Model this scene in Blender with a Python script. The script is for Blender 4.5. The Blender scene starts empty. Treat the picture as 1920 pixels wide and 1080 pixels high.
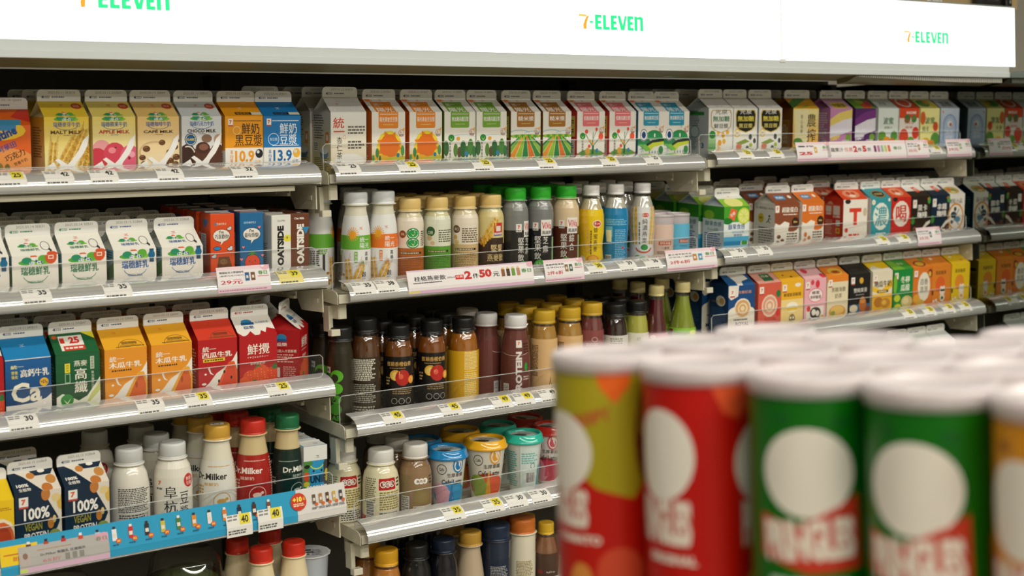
import bpy, math, random
from math import sin, cos, pi, radians, sqrt
from mathutils import Vector, Matrix, geometry
rnd = random.Random(7)
S = bpy.context.scene
COL = S.collection

# ------------------------------------------------------------------ camera
FPX, YAW, PIT, ROL, CYP = 2657.0, radians(35.715), radians(2.6716), radians(1.7652), 439.2
CAM = Vector((-1.1736, -2.1812, 1.5))
FW = Vector((sin(YAW)*cos(PIT), cos(YAW)*cos(PIT), -sin(PIT)))
RT = Vector((cos(YAW), -sin(YAW), 0)); UP = RT.cross(FW)
R2 = RT*cos(ROL) - UP*sin(ROL); U2 = RT*sin(ROL) + UP*cos(ROL)
cam = bpy.data.cameras.new('camera'); camo = bpy.data.objects.new('camera', cam); COL.objects.link(camo)
camo.matrix_world = Matrix(((R2.x, U2.x, -FW.x, CAM.x), (R2.y, U2.y, -FW.y, CAM.y), (R2.z, U2.z, -FW.z, CAM.z), (0, 0, 0, 1)))
cam.sensor_width = 36; cam.lens = FPX/1920*36; cam.shift_y = -(540-CYP)/1920
cam.dof.use_dof = True; cam.dof.focus_distance = 2.5; cam.dof.aperture_fstop = 4.6
cam.clip_start = .05; cam.clip_end = 60
S.camera = camo

# ------------------------------------------------------------------ world, light, exposure
w = bpy.data.worlds.new('world'); S.world = w; w.use_nodes = True
w.node_tree.nodes['Background'].inputs[0].default_value = (1, .97, .9, 1)
w.node_tree.nodes['Background'].inputs[1].default_value = .08
S.view_settings.view_transform = 'Standard'; S.view_settings.look = 'None'
S.view_settings.exposure = 0.38; S.view_settings.gamma = 1; S.view_settings.use_curve_mapping = False
def area(name, loc, sx, sy, power, col=(1, .965, .895), rot=(0, 0, 0)):
    l = bpy.data.lights.new(name, 'AREA'); l.shape = 'RECTANGLE'; l.size = sx; l.size_y = sy; l.energy = power; l.color = col
    o = bpy.data.objects.new(name, l); COL.objects.link(o); o.location = loc; o.rotation_euler = rot
    return o
LAMPS = [(-1.5, 26), (-2.9, 62), (-4.3, 74)]
for ly, lp in LAMPS:
    area('ceiling_tube_light', (.4, ly, 2.86), 5.6, .12, lp)

def hit(px, py, yw):
    """world point where the sight line of a photo pixel meets the vertical plane y = yw (used to measure places)"""
    x, y = px-960, py-CYP
    X = cos(ROL)*x - sin(ROL)*y; Y = sin(ROL)*x + cos(ROL)*y
    d = FW + RT*X/FPX - UP*Y/FPX
    return CAM + d*((yw-CAM.y)/d.y)

# ------------------------------------------------------------------ materials
def lin(h):
    if isinstance(h, tuple): return h
    c = [int(h[i:i+2], 16)/255 for i in (0, 2, 4)]
    return tuple(((v/12.92) if v <= .04045 else ((v+.055)/1.055)**2.4) for v in c)
def mat(name, col=None, rough=.4, metal=0, trans=0, ior=1.45, coat=0, emit=0, noise=0, spec=.5, alpha=1, sss=0):
    m = bpy.data.materials.new(name); m.use_nodes = True; nt = m.node_tree
    b = nt.nodes['Principled BSDF']
    b.inputs['Roughness'].default_value = rough; b.inputs['Metallic'].default_value = metal
    b.inputs['Transmission Weight'].default_value = trans; b.inputs['IOR'].default_value = ior
    b.inputs['Coat Weight'].default_value = coat; b.inputs['Coat Roughness'].default_value = .08
    b.inputs['Specular IOR Level'].default_value = spec; b.inputs['Alpha'].default_value = alpha
    if col is None:
        a = nt.nodes.new('ShaderNodeAttribute'); a.attribute_name = 'Col'; src = a.outputs['Color']
    else:
        a = nt.nodes.new('ShaderNodeRGB'); a.outputs[0].default_value = (*lin(col), 1); src = a.outputs[0]
    if noise:
        n = nt.nodes.new('ShaderNodeTexNoise'); n.inputs['Scale'].default_value = 35; n.inputs['Detail'].default_value = 4
        tc = nt.nodes.new('ShaderNodeTexCoord'); nt.links.new(tc.outputs['Object'], n.inputs['Vector'])
        mr = nt.nodes.new('ShaderNodeMapRange'); mr.inputs[3].default_value = 1-noise; mr.inputs[4].default_value = 1+noise*.4
        nt.links.new(n.outputs['Fac'], mr.inputs[0])
        mx = nt.nodes.new('ShaderNodeVectorMath'); mx.operation = 'SCALE'
        nt.links.new(src, mx.inputs[0]); nt.links.new(mr.outputs[0], mx.inputs['Scale']); src = mx.outputs[0]
    nt.links.new(src, b.inputs['Base Color'])
    if emit:
        nt.links.new(src, b.inputs['Emission Color']); b.inputs['Emission Strength'].default_value = emit
    return m
def clearmat(name, tint='ffffff', fac=.06, rough=.03, body=0.0, bodycol='dfe6e8'):
    """thin clear plastic: sees through, with grazing reflections and an optional milky body"""
    m = bpy.data.materials.new(name); m.use_nodes = True; nt = m.node_tree; nt.nodes.clear()
    out = nt.nodes.new('ShaderNodeOutputMaterial'); tr = nt.nodes.new('ShaderNodeBsdfTransparent'); gl = nt.nodes.new('ShaderNodeBsdfGlossy')
    tr.inputs[0].default_value = (*lin(tint), 1); gl.inputs['Roughness'].default_value = rough
    fr = nt.nodes.new('ShaderNodeLayerWeight'); fr.inputs[0].default_value = .5
    pw = nt.nodes.new('ShaderNodeMath'); pw.operation = 'POWER'; pw.inputs[1].default_value = 4; nt.links.new(fr.outputs['Facing'], pw.inputs[0])
    ad = nt.nodes.new('ShaderNodeMath'); ad.operation = 'MULTIPLY_ADD'; ad.inputs[1].default_value = .8; ad.inputs[2].default_value = fac; nt.links.new(pw.outputs[0], ad.inputs[0])
    mx = nt.nodes.new('ShaderNodeMixShader'); nt.links.new(ad.outputs[0], mx.inputs[0]); nt.links.new(tr.outputs[0], mx.inputs[1]); nt.links.new(gl.outputs[0], mx.inputs[2])
    sh = mx.outputs[0]
    if body:
        df = nt.nodes.new('ShaderNodeBsdfPrincipled'); df.inputs['Base Color'].default_value = (*lin(bodycol), 1); df.inputs['Roughness'].default_value = .2
        m2 = nt.nodes.new('ShaderNodeMixShader'); m2.inputs[0].default_value = body
        nt.links.new(sh, m2.inputs[1]); nt.links.new(df.outputs[0], m2.inputs[2]); sh = m2.outputs[0]
    nt.links.new(sh, out.inputs[0]); return m
MT = dict(
    card=mat('printed_card', rough=.36, noise=.03), fin=mat('waxed_card_edge', rough=.5),
    sleeve=mat('printed_sleeve', rough=.22, coat=.3), plastic=mat('moulded_plastic', rough=.33, noise=.03),
    gloss=mat('glossy_plastic', rough=.12, coat=.6), paper=mat('tag_paper', rough=.7),
    steel=mat('painted_steel', 'd3cdb6', rough=.35, noise=.06), dark=mat('dark_slot_steel', '1c1b18', rough=.5),
    back=mat('cooler_back_panel', '4a4639', rough=.45, noise=.1), rail=mat('price_rail_plastic', 'd2d2ce', rough=.13, metal=.45, coat=1.0),
    clear=clearmat('clear_acrylic', fac=.035), edge=clearmat('acrylic_edge', fac=.1, body=.45, bodycol='e8ece8'),
    shell=clearmat('clear_bottle_plastic', fac=.13, rough=.03), lidclear=clearmat('translucent_lid', fac=.05, rough=.2, body=.55, bodycol='eadfdf'),
    metal=mat('brushed_rim', 'b8b8b4', rough=.25, metal=.9), mirror=mat('mirrored_end_panel', '8f948f', rough=.02, metal=1),
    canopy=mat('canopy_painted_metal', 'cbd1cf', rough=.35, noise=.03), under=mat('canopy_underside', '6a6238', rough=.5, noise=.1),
)
# ------------------------------------------------------------------ mesh collector
class M:
    def __init__(s): s.v = []; s.f = []; s.c = []; s.sm = []
    def face(s, pts, c, sm=False):
        n = len(s.v); s.v += [tuple(p) for p in pts]; s.f.append(tuple(range(n, n+len(pts)))); s.c.append(lin(c)); s.sm.append(sm)
    def grid(s, rows, c, sm=True, close=False):
        n = len(s.v); k = len(rows[0])
        for r in rows: s.v += [tuple(p) for p in r]
        for i in range(len(rows)-1):
            for j in range(k if close else k-1):
                a = n+i*k+j; b = n+i*k+(j+1) % k
                s.f.append((a, b, b+k, a+k)); s.c.append(lin(c[i] if isinstance(c, list) else c)); s.sm.append(sm)
    def box(s, x0, y0, z0, x1, y1, z1, c):
        p = [(x, y, z) for x in (x0, x1) for y in (y0, y1) for z in (z0, z1)]
        for q in ((0, 1, 3, 2), (4, 6, 7, 5), (0, 4, 5, 1), (2, 3, 7, 6), (0, 2, 6, 4), (1, 5, 7, 3)):
            s.face([p[i] for i in q], c)
    def rbox(s, x0, y0, z0, x1, y1, z1, c, b=.002):
        """box with chamfered vertical and top edges"""
        def loop(o, z): return [(x0+o, y0, z), (x1-o, y0, z), (x1, y0+o, z), (x1, y1-o, z), (x1-o, y1, z), (x0+o, y1, z), (x0, y1-o, z), (x0, y0+o, z)]
        def loop2(z): return [(x0+b, y0+b*.6, z), (x1-b, y0+b*.6, z), (x1-b*.6, y0+b, z), (x1-b*.6, y1-b, z), (x1-b, y1-b*.6, z), (x0+b, y1-b*.6, z), (x0+b*.6, y1-b, z), (x0+b*.6, y0+b, z)]
        s.grid([loop(b, z0), loop(b, z1-b), loop2(z1)], c, False, True)
        s.face(loop2(z1), c); s.face(loop(b, z0)[::-1], c)
    def extr(s, prof, x0, x1, c, sm=False, cap=True):
        """profile of (y, z) points swept along x"""
        s.grid([[(x0, y, z) for y, z in prof], [(x1, y, z) for y, z in prof]], c, sm)
        if cap: s.face([(x0, y, z) for y, z in prof], c); s.face([(x1, y, z) for y, z in prof][::-1], c)
    def plate(s, x, t, prof, c):
        """closed (y, z) outline with thickness t along x"""
        pts = prof+[prof[0]]
        s.grid([[(x, y, z) for y, z in pts], [(x+t, y, z) for y, z in pts]], c, False)
        s.face([(x, y, z) for y, z in prof], c); s.face([(x+t, y, z) for y, z in prof][::-1], c)
    def lathe(s, prof, c, seg=28, sm=True, cx=0, cy=0, ridge=0, cap=True):
        rows = []
        for r, z in prof:
            rows.append([(cx+(r+(ridge if (k % 2 and ridge) else 0))*sin(2*pi*k/seg), cy-(r+(ridge if (k % 2 and ridge) else 0))*cos(2*pi*k/seg), z) for k in range(seg)])
        s.grid(rows, c, sm, True)
        if cap:
            if prof[-1][0] > .0005: s.face(rows[-1], c if not isinstance(c, list) else c[-1])
            if prof[0][0] > .0005: s.face(rows[0][::-1], c if not isinstance(c, list) else c[0])
    def mesh(s, name, material):
        me = bpy.data.meshes.new(name); me.from_pydata(s.v, [], s.f)
        ca = me.color_attributes.new('Col', 'FLOAT_COLOR', 'CORNER'); buf = []
        for f, c in zip(s.f, s.c): buf += [c[0], c[1], c[2], 1]*len(f)
        ca.data.foreach_set('color', buf); me.polygons.foreach_set('use_smooth', s.sm)
        me.materials.append(MT[material] if isinstance(material, str) else material); me.validate(); me.update(); return me
def obj(name, me, parent=None, loc=(0, 0, 0), rz=0):
    o = bpy.data.objects.new(name, me); COL.objects.link(o); o.location = loc; o.rotation_euler = (0, 0, rz)
    if parent: o.parent = parent
    return o
def empty(name, label, cat, loc, rz=0, group=None):
    o = bpy.data.objects.new(name, None); COL.objects.link(o); o.location = loc; o.rotation_euler = (0, 0, rz); o.empty_display_size = .02
    o['label'] = label; o['category'] = cat
    if group: o['group'] = group
    return o
def tag(o, label, cat, group=None):
    o['label'] = label; o['category'] = cat
    if group: o['group'] = group
def struct(name, m, material):
    o = obj(name, m.mesh(name, material)); o['kind'] = 'structure'; return o

# ------------------------------------------------------------------ printed artwork
_tc = {}
def glyphs(s, b):
    if (s, b) in _tc: return _tc[(s, b)]
    han = any(ord(t) > 0x2E80 for t in s)   # fine-stroked characters are thickened by overprinting, not by offsetting
    cu = bpy.data.curves.new('lettering', 'FONT'); cu.body = s; cu.resolution_u = 2; cu.offset = 0 if han else b; cu.fill_mode = 'FRONT'
    o = bpy.data.objects.new('lettering', cu); COL.objects.link(o)
    me = o.to_mesh(); tr = []
    vs = [(v.co.x, v.co.y) for v in me.vertices]
    for p in me.polygons:
        q = [vs[i] for i in p.vertices]
        if sum(q[i][0]*q[(i+1) % len(q)][1]-q[(i+1) % len(q)][0]*q[i][1] for i in range(len(q))) < 0: q.reverse()
        tr.append(q)
    o.to_mesh_clear(); bpy.data.objects.remove(o); bpy.data.curves.remove(cu)
    if not vs: _tc[(s, b)] = []; return []
    x0 = min(v[0] for v in vs); x1 = max(v[0] for v in vs); y0 = min(v[1] for v in vs); y1 = max(v[1] for v in vs)
    sx = 1/max(x1-x0, 1e-6); sy = 1/max(y1-y0, 1e-6)
    r = [[((x-x0)*sx-.5, (y-y0)*sy-.5) for x, y in q] for q in tr]
    _tc[(s, b)] = r; return r
def R(x0, y0, x1, y1, c): return [([(x0, y0), (x1, y0), (x1, y1), (x0, y1)], c)]
def C(cx, cy, rx, ry, c, n=14): return [([(cx+rx*cos(2*pi*i/n), cy+ry*sin(2*pi*i/n)) for i in range(n)], c)]
def O(cx, cy, rx, ry, t, c, n=18):
    o = []
    for i in range(n):
        a, b = 2*pi*i/n, 2*pi*(i+1)/n
        o.append(([(cx+rx*cos(a), cy+ry*sin(a)), (cx+rx*cos(b), cy+ry*sin(b)), (cx+(rx-t)*cos(b), cy+(ry-t)*sin(b)), (cx+(rx-t)*cos(a), cy+(ry-t)*sin(a))], c))
    return [('same', o)]
def P(pts, c):
    tri = geometry.tessellate_polygon([[Vector((x, y, 0)) for x, y in pts]])
    o = []
    for t in tri:
        q = [pts[i] for i in t]
        if (q[1][0]-q[0][0])*(q[2][1]-q[0][1])-(q[2][0]-q[0][0])*(q[1][1]-q[0][1]) < 0: q.reverse()
        o.append((q, c))
    return [('same', o)]
def T(s, cx, cy, w, h, c, b=.0, rot=0, sh=0):
    ca, sa = cos(radians(rot)), sin(radians(rot)); o = []
    if b > 0 and any(ord(t) > 0x2E80 for t in s):
        k = b*.6*w/len(s); return T(s, cx-k*ca, cy-k*sa, w, h, c, 0, rot, sh)+T(s, cx+k*ca, cy+k*sa, w, h, c, 0, rot, sh)+T(s, cx, cy+k*.25, w, h, c, 0, rot, sh)
    for q in glyphs(s, b):
        o.append(([(cx+(x*w+sh*y*h)*ca-y*h*sa, cy+(x*w+sh*y*h)*sa+y*h*ca) for x, y in q], c))
    return [('same', o)]
def V(s, cx, cy, w, h, c, b=.0):
    o = []; n = len(s); ch = h/n
    for i, t in enumerate(s):
        o += T(t, cx, cy+h/2-ch*(i+.5), w, ch*.86, c, b)
    return o
def W(x0, y0, x1, y1, c0, c1, n=10):
    a, b = lin(c0), lin(c1); o = []
    for i in range(n):
        f = (i+.5)/n; o.append(([(x0, y0+(y1-y0)*i/n), (x1, y0+(y1-y0)*i/n), (x1, y0+(y1-y0)*(i+1)/n), (x0, y0+(y1-y0)*(i+1)/n)], tuple(a[k]+(b[k]-a[k])*f for k in range(3))))
    return [('same', o)]
def G(x0, y0, x1, y1, n, c, d=.55, vert=False):
    """rows of fine print too small to read"""
    o = []; r = random.Random(int(x0*7+y0*13+n)); L = (y1-y0) if vert else (x1-x0); A = (x1-x0) if vert else (y1-y0)
    for i in range(n):
        a0 = A*(i+.5-d/2)/n; a1 = A*(i+.5+d/2)/n; t = 0; end = L*r.uniform(.75, 1)
        while t < end:
            k = A/n*r.uniform(.5, 1.6)
            q = (x0+a0, y0+t, x0+a1, min(y0+t+k, y1)) if vert else (x0+t, y0+a0, min(x0+t+k, x1), y0+a1)
            o += R(*q, c); t += k+A/n*r.uniform(.15, .4)
    return [('same', o)]
def BAR(x0, y0, x1, y1, vert=False):
    o = R(x0, y0, x1, y1, 'f2f0ea'); r = random.Random(int(x0+y0)); q = []; t = .04
    while t < .95:
        k = r.uniform(.015, .05)
        if vert: q += R(x0+.06*(x1-x0), y0+t*(y1-y0), x1-.06*(x1-x0), y0+(t+k)*(y1-y0), '222222')
        else: q += R(x0+t*(x1-x0), y0+.06*(y1-y0), x0+(t+k)*(x1-x0), y1-.06*(y1-y0), '222222')
        t += k+r.uniform(.015, .04)
    return o+[('same', q)]
def L(x0, y0, x1, y1, t, c):
    dx, dy = x1-x0, y1-y0; l = sqrt(dx*dx+dy*dy) or 1; nx, ny = -dy/l*t/2, dx/l*t/2
    return [([(x0-nx, y0-ny), (x1-nx, y1-ny), (x1+nx, y1+ny), (x0+nx, y0+ny)], c)]
def flat(ops):
    out = []; lay = 0
    for op in ops:
        lay += 1
        if op[0] == 'same':
            for q in op[1]:
                if q[0] == 'same':
                    out += [(p, lay, c) for p, c in q[1]]
                else: out.append((q[0], lay, q[1]))
        else: out.append((op[0], lay, op[1]))
    return out
def cut(p, ax, v, keep_less):
    o = []; n = len(p)
    for i in range(n):
        a, b = p[i], p[(i+1) % n]; ia = (a[ax] <= v) == keep_less or a[ax] == v; ib = (b[ax] <= v) == keep_less or b[ax] == v
        if ia: o.append(a)
        if ia != ib:
            t = (v-a[ax])/(b[ax]-a[ax]); o.append((a[0]+(b[0]-a[0])*t, a[1]+(b[1]-a[1])*t))
    return o if len(o) >= 3 else None
def clip(p, x0, y0, x1, y1):
    for ax, v, k in ((0, x0, False), (0, x1, True), (1, y0, False), (1, y1, True)):
        xs = [q[ax] for q in p]
        if k and max(xs) <= v: continue
        if not k and min(xs) >= v: continue
        p = cut(p, ax, v, k)
        if not p: return None
    return p
STEP = .000016
def print_flat(m, ops, o, ux, uy, nrm, hx=100, hy=100):
    """lay artwork on a flat face: o origin, ux/uy vectors per unit, nrm normal"""
    o, ux, uy, nrm = Vector(o), Vector(ux), Vector(uy), Vector(nrm).normalized()
    for p, lay, c in flat(ops):
        p = clip(p, 0, 0, hx, hy)
        if p: m.face([o+ux*x+uy*y+nrm*(STEP*lay) for x, y in p], c)
def print_round(m, ops, prof, scale, astep=9, zstep=None):
    """wrap artwork round a turned surface; units: x=0 front centre, arc length on the widest radius; prof: [(r, z)]"""
    r0 = max(r for r, z in prof); a = radians(astep)*r0/scale; z0, z1 = prof[0][1], prof[-1][1]
    def rad(z):
        for (ra, za), (rb, zb) in zip(prof, prof[1:]):
            if za <= z <= zb+1e-9: return ra+(rb-ra)*((z-za)/(zb-za) if zb > za else 0)
        return prof[-1][0] if z > z1 else prof[0][0]
    lim = pi*r0/scale; knots = [(z-z0)/scale for r_, z in prof]
    for p, lay, c in flat(ops):
        p = clip(p, -lim, 0, lim, (z1-z0)/scale)
        if not p: continue
        xs = [q[0] for q in p]; k0 = math.floor(min(xs)/a+1e-6); k1 = math.ceil(max(xs)/a-1e-6)
        for k in range(k0, max(k1, k0+1)):
            q = clip(p, k*a, -9e3, (k+1)*a, 9e3) if k1-k0 > 1 else p
            if not q: continue
            ys = [t[1] for t in q]; parts = [q]
            if len(knots) > 2:
                parts = []
                for ka, kb in zip(knots, knots[1:]):
                    if kb <= min(ys) or ka >= max(ys): continue
                    t = clip(q, -9e3, ka, 9e3, kb)
                    if t: parts.append(t)
            for t in parts:
                f = []
                for x, y in t:
                    z = z0+y*scale; r = rad(z)+STEP*lay+.0006; th = x*scale/r0
                    f.append((r*sin(th), -r*cos(th), z))
                m.face(f, c, False)
# ------------------------------------------------------------------ product builders (each kind is built once; meshes are shared by its copies)
def carton_meshes(kind, w, d, H, g, f, art):
    """gable-top carton: body, gable, sealed fin"""
    sc = w/100; hu = art.get('hu', 152)
    if art.get('crop'):
        hn = H/sc; sh = hu-hn; mv = lambda ops: [('same', [([(x, y-sh) for x, y in p], c) for p, c in o[1]]) if o[0] == 'same' and not any(q[0] == 'same' for q in o[1]) else (('same', mv(o[1])) if o[0] == 'same' else ([(x, y-sh) for x, y in o[0]], o[1])) for o in ops]
        art = dict(art, F=mv(art['F']), S=mv(art['S'])); hu = hn
    uy = H/hu; sl = sqrt((d/2)**2+g**2); b = M()
    fc, bc = art.get('fc', 'f0efe8'), art.get('sc', 'e8e6de')
    x, y = w/2, d/2
    b.face([(-x, -y, 0), (x, -y, 0), (x, -y, H), (-x, -y, H)], fc)
    b.face([(x, y, 0), (-x, y, 0), (-x, y, H), (x, y, H)], fc)
    for s in (-1, 1):
        b.face([(s*x, (y if s < 0 else -y), 0), (s*x, (-y if s < 0 else y), 0), (s*x, (-y if s < 0 else y), H), (s*x, (y if s < 0 else -y), H)], bc)
    b.face([(-x, -y, 0), (-x, y, 0), (x, y, 0), (x, -y, 0)], bc)
    print_flat(b, art.get('F', []), (-x, -y, 0), (sc, 0, 0), (0, 0, uy), (0, -1, 0), 100, hu)
    print_flat(b, art.get('S', []), (-x, y, 0), (0, -sc, 0), (0, 0, uy), (-1, 0, 0), d/sc, hu)
    print_flat(b, art.get('SR', art.get('S', [])), (x, -y, 0), (0, sc, 0), (0, 0, uy), (1, 0, 0), d/sc, hu)
    r = M(); rc = art.get('rc', fc); xr = x*.985; Z = H+g
    n = (0, -g, d/2)
    r.face([(-x, -y, H), (x, -y, H), (xr, 0, Z), (-xr, 0, Z)], rc); r.face([(x, y, H), (-x, y, H), (-xr, 0, Z), (xr, 0, Z)], rc)
    for s in (-1, 1):
        A = (s*(x-.022), 0, Z-.002)
        r.face([(s*x, -y, H), (s*x, y, H), A], bc); r.face([(s*x, -y, H), A, (s*xr, 0, Z)], bc); r.face([(s*x, y, H), A, (s*xr, 0, Z)], bc)
    print_flat(r, art.get('R', []), (-x, -y, H), (sc, 0, 0), (0, (d/2)/sl*sc, g/sl*sc), (0, -g, d/2), 100, sl/sc)
    q = M(); c = .006; t = .0016; e = art.get('ec', 'efeee6')
    ol = [(-xr, 0), (xr, 0), (xr, f-c), (xr-c*.35, f-c*.3), (xr-c, f), (-xr+c, f), (-xr+c*.35, f-c*.3), (-xr, f-c)]
    q.grid([[(u, -t, Z-.001+v) for u, v in ol+ol[:1]], [(u, t, Z-.001+v) for u, v in ol+ol[:1]]], e, False)
    q.face([(u, -t, Z-.001+v) for u, v in ol], e); q.face([(u, t, Z-.001+v) for u, v in ol][::-1], e)
    fu = f/sc
    ink = art.get('ink', '4a5a78')
    fa = art.get('E', T(f'2025.03.{kind % 9+11:02d} S{"KWJEG"[kind % 5]}B{kind*37 % 90+10}', 55, fu*.76, 62, 5.5, '8a8780') + P([(9, fu*.36), (14, fu*.5), (14, fu*.45), (28, fu*.45), (28, fu*.27), (14, fu*.27), (14, fu*.22)], ink) + R(15, fu*.3, 27, fu*.42, e) + T('右開', 21, fu*.36, 9, 5, ink) + G(33, fu*.3, 62, fu*.42, 1, ink, .9))
    print_flat(q, fa, (-xr, -t, Z-.001), (sc, 0, 0), (0, 0, sc), (0, -1, 0), 100, fu)
    return [('carton_body', b.mesh('carton_body', 'card')), ('gable_top', r.mesh('gable_top', 'card')), ('top_seal', q.mesh('top_seal', 'fin'))]

def brick_meshes(w, d, H, art, slant=0):
    b = M(); sc = w/100; x, y = w/2, d/2; fc, bc = art.get('fc'), art.get('sc')
    b.rbox(-x, -y, 0, x, y, H, fc, .0012)
    b.face([(-x-.0001, y, 0), (-x-.0001, -y, 0), (-x-.0001, -y, H-.001), (-x-.0001, y, H-.001)], bc)
    print_flat(b, art.get('F', []), (-x, -y-.0001, 0), (sc, 0, 0), (0, 0, sc), (0, -1, 0), 100, H/sc)
    print_flat(b, art.get('S', []), (-x-.0002, y, 0), (0, -sc, 0), (0, 0, sc), (-1, 0, 0), d/sc, H/sc)
    t = M(); k = .0012; tc = art.get('tc', fc)
    t.face([(-x+k, -y+k, H+.0002), (x-k, -y+k, H+.0002), (x-k, y-k, H+.0002), (-x+k, y-k, H+.0002)], tc)
    t.grid([[(-x+k, 0, H+.0004), (x-k, 0, H+.0004)], [(-x+k, .006, H+.0022), (x-k, .006, H+.0022)], [(-x+k, .008, H+.0003), (x-k, .008, H+.0003)]], art.get('ec', tc), False)
    t.lathe([(.004, H+.0003), (.004, H+.0006)], 'b8bcc0', 14, False, cx=x*.3, cy=-y*.45)
    print_flat(t, art.get('TT', []), (-x, -y, H+.0007), (sc, 0, 0), (0, sc, 0), (0, 0, 1), 100, d/sc)
    return [('box_body', b.mesh('box_body', 'card')), ('folded_top', t.mesh('folded_top', 'card'))]

def cap_mesh(r, z, h, c, ridge=.0005, top=[], seg=56):
    m = M()
    m.lathe([(r*.98, z), (r, z+.001), (r, z+h*.16), (r*.96, z+h*.19), (r*.96, z+h*.22)], c, seg)
    m.lathe([(r*.965, z+h*.2), (r, z+h*.25), (r*.995, z+h*.86), (r*.95, z+h*.97), (r*.86, z+h)], c, seg, True, ridge=-ridge)
    print_flat(m, top, (-r, -r, z+h), (r/50, 0, 0), (0, r/50, 0), (0, 0, 1))
    return m.mesh('cap', 'plastic')
def prof_z(prof, z):
    for (ra, za), (rb, zb) in zip(prof, prof[1:]):
        if za <= z <= zb: return ra+(rb-ra)*((z-za)/(zb-za) if zb > za else 0)
    return prof[-1][0]
def sub(prof, z0, z1, n=10):
    zs = sorted({z0, z1, *[z for r, z in prof if z0 < z < z1]}); out = []
    return [(prof_z(prof, z), z) for z in zs]
SHP = dict(  # outlines as fractions (radius / widest radius, height / neck height)
    tall=[(.86, 0), (.98, .015), (1, .04), (1, .5), (.97, .64), (.9, .76), (.78, .87), (.7, .93), (.68, 1)],
    jar=[(.88, 0), (.99, .015), (1, .04), (1, .8), (.97, .86), (.88, .92), (.78, .955), (.76, 1)],
    juice=[(.86, 0), (.98, .02), (1, .05), (1, .66), (.99, .74), (.93, .84), (.82, .92), (.7, .96), (.68, 1)],
    waist=[(.84, 0), (.97, .02), (1, .08), (.94, .2), (.9, .3), (.92, .38), (.99, .5), (1, .62), (.98, .72), (.88, .81), (.7, .9), (.6, .95), (.58, 1)],
    round=[(.86, 0), (.98, .02), (1, .06), (1, .62), (.97, .74), (.88, .86), (.74, .93), (.68, .96), (.66, 1)],
    cone=[(.9, 0), (1, .03), (1, .32), (.98, .45), (.9, .62), (.76, .8), (.66, .93), (.64, 1)],
    syrup=[(.94, 0), (1, .03), (1, .5), (.96, .56), (.78, .68), (.6, .8), (.48, .9), (.46, 1)],
    flask=[(.95, 0), (1, .01), (1, .3), (1, .7), (1, .97), (.97, 1)],
    protein=[(.86, 0), (.98, .02), (1, .06), (1, .5), (.95, .66), (.86, .8), (.78, .88), (.72, .94), (.7, 1)])
def bottle_meshes(shape, r, H, cr, chh, col, capc, lab=None, liquid=None, captop=[], fill=.93):
    """shape outline, widest radius r, total height H, cap radius cr, cap height chh, lab=(z0, z1, colour, ops)"""
    nh = H-chh*.86; prof = [(max(a*r, 0) if a*r > cr*.9 else cr*.9, z*nh) for a, z in SHP[shape]]
    b = M(); b.lathe(prof, col, 40)
    b.lathe([(cr*.9, nh-.0035), (cr*1.12, nh-.0032), (cr*1.12, nh-.0015), (cr*.9, nh-.001)], col, 40, cap=False)
    out = []
    if liquid:
        q = M(); q.lathe([(p*.955, z+.0015) for p, z in sub(prof, 0, nh*fill)], liquid, 36)
        out += [('bottle', b.mesh('bottle', 'shell')), ('drink', q.mesh('drink', 'gloss'))]
    else: out.append(('bottle', b.mesh('bottle', 'gloss')))
    out.append(('cap', cap_mesh(cr, H-chh, chh, capc, top=captop)))
    if lab:
        z0, z1, lc, ops = lab; pr = sub(prof, z0, z1); s = M()
        s.lathe([(p+.0003, z) for p, z in pr], lc, 40, cap=False)
        sc = r/50   # 100 units = the width seen from the front
        print_round(s, ops, pr, sc, 9, None if shape in ('jar', 'flask') else 9)
        out.append(('label', s.mesh('label', 'sleeve')))
    return out
def cup_meshes(r0, r1, H, ops, wall='eeece4', lid='1c86c4', film='c8ccc8', lh=.018):
    b = M(); b.lathe([(r0*.96, 0), (r0, .002), (r1, H-lh*.6), (r1+.001, H-lh*.5)], wall, 40)
    sc = r1/50; print_round(b, ops, [(r0, .002), (r1, H-lh*.6)], sc, 9, 14)
    l = M(); R1 = r1+.0035
    l.lathe([(R1-.001, H-lh), (R1+.001, H-lh+.0015), (R1+.0012, H-lh*.72), (R1-.001, H-lh*.66), (R1-.003, H-.003), (R1-.005, H), (R1-.009, H-.001), (R1-.0105, H-.006)], lid, 48, cap=False)
    f = M(); f.lathe([(R1-.0105, H-.0062), (.0001, H-.0058)], film, 36, False)
    print_flat(f, C(50, 50, 40, 40, film)+C(36, 44, 26, 14, '4a4038')+G(30, 60, 75, 78, 3, '3a3a3a'), (-r1*.8, -r1*.8, H-.0058), (r1*.016, 0, 0), (0, r1*.016, 0), (0, 0, 1))
    return [('paper_cup', b.mesh('paper_cup', 'card')), ('lid', l.mesh('lid', 'gloss')), ('sealing_film', f.mesh('sealing_film', 'card'))]
def tin_meshes(r, H, col, ops):
    b = M(); b.lathe([(r*.97, 0), (r, .002), (r, H*.78), (r*.985, H*.8)], col, 40); print_round(b, ops, [(r, 0), (r, H*.78)], r/50, 9)
    k = M(); k.lathe([(r*.985, H*.8), (r*1.0, H*.82), (r*1.0, H*.9), (r*.97, H*.94)], 'd8dadb', 40, cap=False)
    k.lathe([(r*.97, H*.94), (r*1.03, H*.945), (r*1.03, H*.985), (r*.99, H), (r*.9, H), (r*.88, H*.975)], 'e6e8ea', 44)
    return [('tin_body', b.mesh('tin_body', 'card')), ('clear_lid', k.mesh('clear_lid', 'lidclear'))]

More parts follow.
